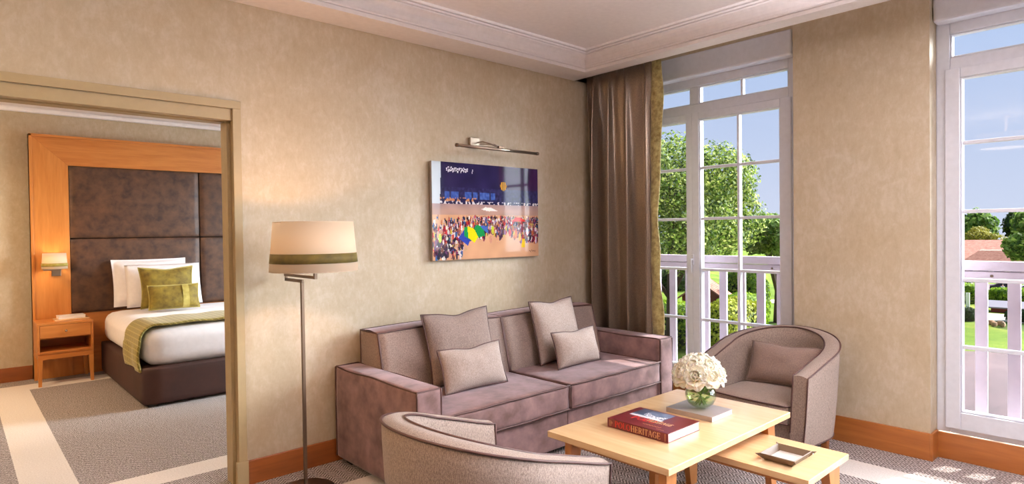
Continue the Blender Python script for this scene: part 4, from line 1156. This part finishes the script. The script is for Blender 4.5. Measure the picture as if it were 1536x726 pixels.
def leaf_cloud(mb, blobs, count, size, seed, surf=.75, squash=1.0):
    R_ = random.Random(seed); tot = sum(b_[3]**2 for b_ in blobs)
    vs = []; fs = []
    for (x, y, z, r) in blobs:
        n = int(count*r*r/tot)
        for _ in range(n):
            d = Vector((R_.gauss(0,1), R_.gauss(0,1), R_.gauss(0,1))).normalized()
            k = r*(surf + (1.05-surf)*R_.random()); k *= 1+.18*noise.noise(d*2.4+Vector((x,y,z)))
            p = Vector((x,y,z)) + Vector((d.x*k, d.y*k, d.z*k*squash))
            nr = (d + Vector((R_.uniform(-1,1), R_.uniform(-1,1), R_.uniform(-1,1)))*.8).normalized()
            a = nr.orthogonal().normalized(); bb = nr.cross(a); th = R_.random()*PI
            a, bb = a*cos(th)+bb*sin(th), bb*cos(th)-a*sin(th)
            s_ = size*R_.uniform(.6, 1.35)
            i = len(vs); vs += [p+a*s_, p+bb*s_*.55, p-a*s_, p-bb*s_*.55]; fs.append((i, i+1, i+2, i+3))
    mb.add(vs, fs)
def make_tree(name, base, blobs, count, size, mat, label, seed, trunk_r=.25, group=None, core=True):
    e = empty(name, base)
    b = MB(); bl = [(x, y, z, r) for x, y, z, r in blobs]
    leaf_cloud(b, bl, count, size, seed); b.build('crown', mat, e)
    t_ = MB(); tz = max(z for _, _, z, _ in bl)*.8; t_.tube([(0,0,0),(.05,.02,tz*.4),(0,0,tz)], trunk_r, 8, rs=[trunk_r*1.2, trunk_r*.8, trunk_r*.25])
    for (x, y, z, r) in bl[:7]: t_.tube([(0,0,tz*.35),(x*.5,y*.5,(tz*.35+z)/2),(x,y,z)], trunk_r*.4, 6, rs=[trunk_r*.5, trunk_r*.3, trunk_r*.12])
    t_.build('trunk', M['bark'], e)
    tag(e, label, 'tree', group); return e
# big tree filling the window beside the curtain
R_ = random.Random(2)
bl = [(0,0,6.6,1.5)]
for k in range(30):
    a = R_.uniform(0, 2*PI); z = R_.uniform(3.9, 7.0); rm = 3.2*math.sqrt(max(.1, 1-((z-5.0)/2.9)**2)); rr_ = rm*R_.uniform(.45, .85)
    bl.append((rr_*cos(a), rr_*sin(a), z, R_.uniform(.75, 1.25)))
make_tree('leafy_tree', (15.7, 9.65, GZ), bl, 42000, .068, M['tree_a'], 'big bushy green tree outside the window beside the curtain', 5, .16)
bl = [(R_.uniform(-2,2), R_.uniform(-2,2), R_.uniform(3.9,4.6), R_.uniform(.6,.9)) for k in range(14)]
make_tree('leafy_tree', (25.4, 10.0, GZ), bl, 12000, .11, M['tree_b'], 'paler round tree behind the big one outside the window', 6, .2)
bl = [(R_.uniform(-2.4,2.4), R_.uniform(-2.4,2.4), R_.uniform(1.6,3.6), R_.uniform(.9,1.5)) for k in range(16)]
make_tree('leafy_tree', (30.0, 22.0, GZ), bl, 12000, .10, M['tree_d'], 'dark tree standing behind the red hut outside', 7, .2)
# tree on the right of the far window
bl = [(R_.uniform(-1.6,1.6), R_.uniform(-2.0,.9), R_.uniform(3.2,5.2), R_.uniform(.5,.9)) for k in range(18)]
make_tree('leafy_tree', (34.5, 1.25, GZ), bl, 14000, .13, M['tree_b'], 'bright green tree beside the tiled house outside the far right window', 8, .2)
bl = [(R_.uniform(-3.2,3.2), R_.uniform(-3.2,3.2), R_.uniform(4.5,8.5), R_.uniform(1.6,2.4)) for k in range(12)]
olive = make_tree('leafy_tree', (200, 33.7, -9.2), bl, 7000, .30, M['tree_c'], 'olive yellow tree standing above the tiled house', 9, .4)
for k in range(13):
    yy = -30+k*10.5; xx_ = 300 + (18 if k % 2 else 0)
    bl = [(R_.uniform(-3.5,3.5), R_.uniform(-3,3), R_.uniform(7.5,12.5), R_.uniform(3.8,5.0)) for _ in range(9)]
    make_tree('distant_tree', (xx_, yy, -9.2), bl, 2600, .95, M['tree_d'] if k % 2 else M['tree_b'], 'green tree in the distant row on the horizon', 20+k, .5, 'distant trees along the horizon')

def make_hedge(base, sx, sy, h, mat, label, n, size, seed, name='hedge', round_=.35):
    e = MB(); R_ = random.Random(seed); vs = []; fs = []
    for _ in range(n):
        # a point on the clipped surface of a rounded box
        while True:
            p = Vector((R_.uniform(-1,1), R_.uniform(-1,1), R_.uniform(-1,1)))
            ax = max(range(3), key=lambda k_: abs(p[k_]))
            m_ = abs(p[ax]); 
            if m_ > .2: break
        p = p/m_; q = p.normalized()*1.15; p = p.lerp(q, round_)
        if p.z < -.98: continue
        k = 1+R_.uniform(-.05, .04)+.05*noise.noise(p*3+Vector(base)); c_ = Vector((p.x*sx/2*k, p.y*sy/2*k, (p.z*k+1)*h/2))
        nr = (p+Vector((R_.uniform(-1,1), R_.uniform(-1,1), R_.uniform(-1,1)))*.7).normalized(); a = nr.orthogonal().normalized(); bb = nr.cross(a); th = R_.random()*PI
        a, bb = a*cos(th)+bb*sin(th), bb*cos(th)-a*sin(th); s_ = size*R_.uniform(.6,1.3)
        i = len(vs); vs += [c_+a*s_, c_+bb*s_*.6, c_-a*s_, c_-bb*s_*.6]; fs.append((i,i+1,i+2,i+3))
    e.add(vs, fs); o = e.build(name, mat, loc=base)
    c = MB(); c.softbox(0, 0, h*.47, sx*.88, sy*.88, h*.9, min(sx, sy, h)*.3, n=6); c.build('inner_growth', M['bark'] if False else M['tree_d'], o)
    tag(o, label, 'hedge'); return o
make_hedge((17.6, 11.0, GZ), 3.0, 5.0, 1.5, M['hedge'], 'low clipped hedge beside the lawn outside the curtain window', 7000, .07, 31)
make_hedge((36.5, 29.5, GZ), 3.0, 16.0, 2.1, M['tree_d'], 'dark tall hedge at the back of the lawn', 7000, .13, 32)
make_hedge((20.3, 9.25, GZ), 3.0, 1.3, 1.75, M['hedge'], 'rounded green hedge in front of the red hut', 7000, .07, 33, round_=.7)
make_hedge((15.9, 7.3, GZ), 2.4, 1.25, 2.05, M['hedge_y'], 'golden clipped hedge nearest the window', 7000, .06, 34, round_=.6)
make_hedge((22.6, 9.84, GZ), 1.5, 1.1, 2.4, M['hedge'], 'tall rounded clipped bush in the hedge row', 5000, .07, 35, round_=.8)
make_hedge((25.6, 11.9, GZ), 1.8, 1.3, 2.5, M['hedge'], 'tallest clipped bush behind the rounded one', 4000, .08, 36, round_=.8)
make_hedge((14.7, 6.5, GZ), .9, .8, .8, M['redleaf'], 'dark red shrub at the foot of the golden hedge', 2000, .05, 37, 'shrub', .8)
make_hedge((40.6, 6.5, GZ), 1.4, 3.2, 1.1, M['hedge'], 'clipped green hedge before the parked cars', 4000, .09, 38)
make_hedge((41.0, 3.2, GZ), 1.4, 2.6, .9, M['hedge'], 'second clipped hedge beyond the grey roofed shed', 3500, .09, 39)
make_hedge((31.9, 3.85, GZ), .7, .7, .6, M['tree_d'], 'small round dark bush on the lawn', 1500, .06, 40, 'bush', .8)
make_hedge((33.0, 1.9, GZ), 1.0, 1.2, .55, M['tree_d'], 'low dark bush by the gravel path', 1500, .06, 41, 'bush', .8)

# hut and shed
def make_hut(loc, rz, w, d_, h, rh, roofm, wallm, name, label):
    e = empty(name, loc, rz)
    b = MB(); b.box(-w/2, w/2, -d_/2, d_/2, 0, h); b.add([(-w/2,-d_/2,h),(-w/2,d_/2,h),(-w/2,0,h+rh),(w/2,-d_/2,h),(w/2,d_/2,h),(w/2,0,h+rh)], [(0,2,1),(3,4,5),(0,3,5,2),(1,2,5,4)])
    b.build('walls', wallm, e)
    o_ = .22; t_ = .08
    for s_ in (-1, 1):
        r = MB(); k = rh/(d_/2)
        y1 = s_*(d_/2+o_); z1 = h - k*o_
        r.add([(-w/2-o_,0,h+rh+.01),(w/2+o_,0,h+rh+.01),(w/2+o_,y1,z1+.01),(-w/2-o_,y1,z1+.01),(-w/2-o_,0,h+rh+t_),(w/2+o_,0,h+rh+t_),(w/2+o_,y1,z1+t_),(-w/2-o_,y1,z1+t_)],
              [(0,1,2,3),(7,6,5,4),(0,4,5,1),(1,5,6,2),(2,6,7,3),(3,7,4,0)]); r.build('roof_slope', roofm, e)
    dd = MB(); dd.box(-w/2-.03, -w/2, -.4, .4, 0, h*.85); dd.build('door', M['bark'], e)
    tag(e, label, 'hut'); return e
make_hut((22.0, 11.9, GZ), math.radians(22), 2.2, 1.7, 1.5, .62, M['roof'], M['brick'], 'garden_hut', 'small red hut with pinkish pitched roof among the hedges')
make_hut((36.9, 2.6, GZ), math.radians(92), 2.2, 1.0, .30, .20, M['slate'], M['brick'], 'garden_shed', 'low brick shed with a grey roof near the parked cars')
for k in range(5):
    b = MB(); b.softbox(0,0,.14,.5,.4,.3,.13,n=4); o = b.build('rock', M['rock'], loc=(30.6+(k%2)*.45, 2.25+k*.16, GZ)); o.scale = (.5, .42, .75); o.rotation_euler = (0,0,k*1.3)
    tag(o, 'tan boulder in the little pile on the lawn', 'rock', 'boulders on the lawn')
b = MB(); b.box(-.03,.03,-.09,.09,.0,.8); o = b.build('notice_board', M['white_plastic'], loc=(38.0, 5.0, GZ)); tag(o, 'small blank white notice board on the lawn by the hedge', 'sign')

# tiled house far outside the right-hand window
hs = empty('tiled_house', (163, 24.9, -9.9), math.radians(8)); hs.scale = (1.9,1.9,1.9)
b = MB(); b.box(-4, 4, -5.5, 8, 0, 1.9); b.build('walls', M['render'], hs)
b = MB(); b.add([(-5,-6.3,1.75),(5,-6.3,1.75),(5,9,1.75),(-5,9,1.75),(0,-3,4.35),(0,6.5,4.35)], [(0,1,4),(1,2,5,4),(2,3,5),(3,0,4,5),(0,3,2,1)]); b.build('roof', M['roof'], hs)
b = MB(); b.add([(-7,-4.6,1.75),(-1,-4.6,1.75),(-1,3.2,1.75),(-7,3.2,1.75),(-5.4,-2.4,3.3),(-5.4,1.2,3.3),(-1,-2.4,3.3),(-1,1.2,3.3)], [(0,4,5,3),(0,1,6,4),(3,5,7,2),(4,6,7,5),(0,3,2,1)]); b.build('porch_roof', M['roof'], hs)
b = MB(); b.box(-6.6, -4, -4.1, 2.8, 0, 1.75); b.build('porch_wall', M['render'], hs)
for k in range(5):
    b = MB(); b.box(-6.66, -6.6, -3.7+k*1.35, -2.8+k*1.35, .7, 1.65); b.build('window', M['carglass'], hs)
tag(hs, 'long house with red clay tile roof beyond the car park', 'house')

def make_car():
    e = empty('parked_car'); L, W_ = 4.1, 1.7
    prof_ = [(-2.05,.35),(-2.0,.75),(-1.25,.88),(-.65,1.38),(.75,1.42),(1.45,.95),(2.0,.85),(2.05,.35)]
    b = MB(); b.prism([(x, z) for x, z in prof_], -.85, .85, 1); bo = b.build('car_body', M['car0'], e, bevel=.06)
    g = MB(); g.prism([(-1.12,.90),(-.62,1.32),(.70,1.35),(1.30,.95)], -.862, .862, 1); g.build('side_windows', M['carglass'], e)
    g = MB(); g.add([(-1.27,-.7,.90),(-1.27,.7,.90),(-.68,.62,1.37),(-.68,-.62,1.37)], [(0,1,2,3)]); g.build('windscreen', M['carglass'], e, solid=.02)
    for x in (-1.3, 1.3):
        for y in (-.8, .8):
            w = MB(); w.lathe([(.31,-.1),(.31,.1)], 20, M=T(x, y, .31) @ RX(PI/2)); w.build('wheel', M['tyre'], e)
    return e
M['car0'] = mat_plain('silver_paint', srgb(200,204,212), .25); M['car1'] = mat_plain('navy_paint', srgb(28,32,54), .25); M['car2'] = mat_plain('pearl_paint', srgb(226,224,226), .25)
car = make_car()
spots = [(124, 24.6, 70, 'car0', 'silver car parked behind the left end of the hedge'), (121, 21.6, 95, 'car2', 'pearl white car parked beside the silver one'), (122, 16.6, 100, 'car1', 'dark navy car parked behind the two people'), (120, 13.0, 96, 'car2', 'pale car parked past the dark one near the tree')]
for i, (x, y, a, mk, lab) in enumerate(spots):
    o = car if i == 0 else copy_tree(car)
    o.location = (x, y, -9.2); o.rotation_euler = (0,0,math.radians(a)); tag(o, lab, 'car', 'parked cars')
    for ch_ in kids(o):
        if ch_.name.startswith('car_body') and i:
            ch_.data = ch_.data.copy(); ch_.data.materials[0] = M[mk]

# two people standing by the cars
M['skin'] = mat_plain('skin', srgb(214,160,130), .6); M['shirt'] = mat_plain('white_shirt', srgb(236,234,236), .8); M['jeans'] = mat_plain('dark_trousers', srgb(42,44,70), .8); M['hair'] = mat_plain('brown_hair', srgb(60,40,28), .8); M['shirt2'] = mat_plain('navy_shirt', srgb(50,48,80), .8)
def make_person(loc, rz, shirt, label):
    e = empty('person', loc, rz)
    def skin(name, pts, edges, rad, mat, root=0):
        me = bpy.data.meshes.new(name); me.from_pydata(pts, edges, []); o = bpy.data.objects.new(name, me); col.objects.link(o)
        o.modifiers.new('skin', 'SKIN'); o.modifiers.new('sub', 'SUBSURF').levels = 1; o.modifiers['sub'].render_levels = 1
        me.skin_vertices.new() if not me.skin_vertices else None
        for i, r in enumerate(rad): me.skin_vertices[0].data[i].radius = (r, r)
        me.skin_vertices[0].data[root].use_root = True
        me.materials.append(mat); o.parent = e; return o
    # body, head to toe, one surface
    P_ = [(0,0,.95),(0,0,1.2),(0,0,1.42),(0,0,1.52),(0,0,1.66),(.19,0,1.40),(.26,.02,1.13),(.24,.10,.88),(-.19,0,1.40),(-.25,.03,1.13),(-.16,.22,1.12),(.10,0,.90),(.11,.02,.48),(.11,0,.06),(.11,.14,.03),(-.10,0,.90),(-.13,.0,.48),(-.13,-.03,.06),(-.13,.11,.03)]
    E_ = [(0,1),(1,2),(2,3),(3,4),(2,5),(5,6),(6,7),(2,8),(8,9),(9,10),(0,11),(11,12),(12,13),(13,14),(0,15),(15,16),(16,17),(17,18)]
    r_ = [.13,.13,.12,.05,.10,.06,.045,.035,.06,.045,.035,.09,.06,.045,.035,.09,.06,.045,.035]
    skin('body', P_, E_, r_, M['skin'])
    skin('shirt', [(0,0,.93),(0,0,1.2),(0,0,1.43),(.20,0,1.40),(.25,.02,1.18),(-.20,0,1.40),(-.24,.02,1.18)], [(0,1),(1,2),(2,3),(3,4),(2,5),(5,6)], [.145,.145,.13,.075,.06,.075,.06], shirt)
    skin('trousers', [(0,0,.94),(.10,0,.88),(.11,.02,.48),(.11,0,.10),(-.10,0,.88),(-.13,0,.48),(-.13,-.03,.10)], [(0,1),(1,2),(2,3),(0,4),(4,5),(5,6)], [.14,.10,.075,.06,.10,.075,.06], M['jeans'])
    h_ = MB(); h_.softbox(0,-.015,1.72,.20,.22,.13,.06,n=6); h_.build('hair', M['hair'], e)
    tag(e, label, 'person'); return e
make_person((113.5, 15.6, -9.2), 1.2, M['shirt'], 'person in a white top standing by the parked cars')
make_person((113.8, 14.6, -9.2), 2.0, M['shirt2'], 'person in dark clothes standing next to the one in white')

# ------------------------------------------------------------------ light
def sun(name, d, energy, angle, colr):
    l = bpy.data.lights.new(name, 'SUN'); l.energy = energy; l.angle = math.radians(angle); l.color = colr
    o = bpy.data.objects.new(name, l); col.objects.link(o); o.rotation_mode = 'QUATERNION'; o.rotation_quaternion = Vector(d).to_track_quat('-Z', 'Y'); o.location = (6,-6,8); return o
el = math.radians(62)
sun('sun', (-.945*cos(el), .33*cos(el), -sin(el)), 9, .6, (1,.95,.88))
sun('skylight_low', (-.62, .78, -.10), 4.0, 24, (.84,.92,1))
sun('skylight_side', (-.80, .45, -.36), 17.0, 40, (.90,.95,1))

def window_daylight(name, y0, y1, power, colr):
    # daylight arriving through a pair of glazed doors out of the picture
    l = bpy.data.lights.new(name, 'AREA'); l.shape = 'RECTANGLE'; l.size = 2.1; l.size_y = y1-y0-.1; l.energy = power; l.color = colr
    o = bpy.data.objects.new(name, l); col.objects.link(o); o.location = (.42, (y0+y1)/2, 1.4); o.rotation_euler = (0, PI/2, 0)
window_daylight('daylight_living_room', OPEN[2][0], OPEN[2][1], 370, (.82,.91,1.0))
window_daylight('daylight_bedroom', OPEN[3][0], OPEN[3][1], 150, (.84,.93,1.0))
w = bpy.data.worlds.new('sky'); S.world = w; w.use_nodes = True; nt = w.node_tree; bg = nt.nodes['Background']
tc = nt.nodes.new('ShaderNodeTexCoord'); sp_ = nt.nodes.new('ShaderNodeSeparateXYZ'); nt.links.new(tc.outputs['Generated'], sp_.inputs[0])
rp = nt.nodes.new('ShaderNodeValToRGB'); nt.links.new(sp_.outputs[2], rp.inputs[0])
e = rp.color_ramp.elements; e[0].position = 0.0; e[0].color = (*srgb(214,222,246), 1); e[1].position = .5; e[1].color = (*srgb(150,190,240), 1)
e2 = rp.color_ramp.elements.new(.18); e2.color = (*srgb(192,208,242), 1)
nt.links.new(rp.outputs[0], bg.inputs[0]); bg.inputs[1].default_value = 1.0

S.view_settings.view_transform = 'Standard'; S.view_settings.look = 'None'; S.view_settings.gamma = 1; S.view_settings.exposure = 0.06
S.view_settings.use_curve_mapping = False
S.cycles.use_denoising = True
S.cycles.max_bounces = 10; S.cycles.diffuse_bounces = 6; S.cycles.transparent_max_bounces = 16; S.cycles.caustics_refractive = False; S.cycles.caustics_reflective = False
S.cycles.sample_clamp_indirect = 6
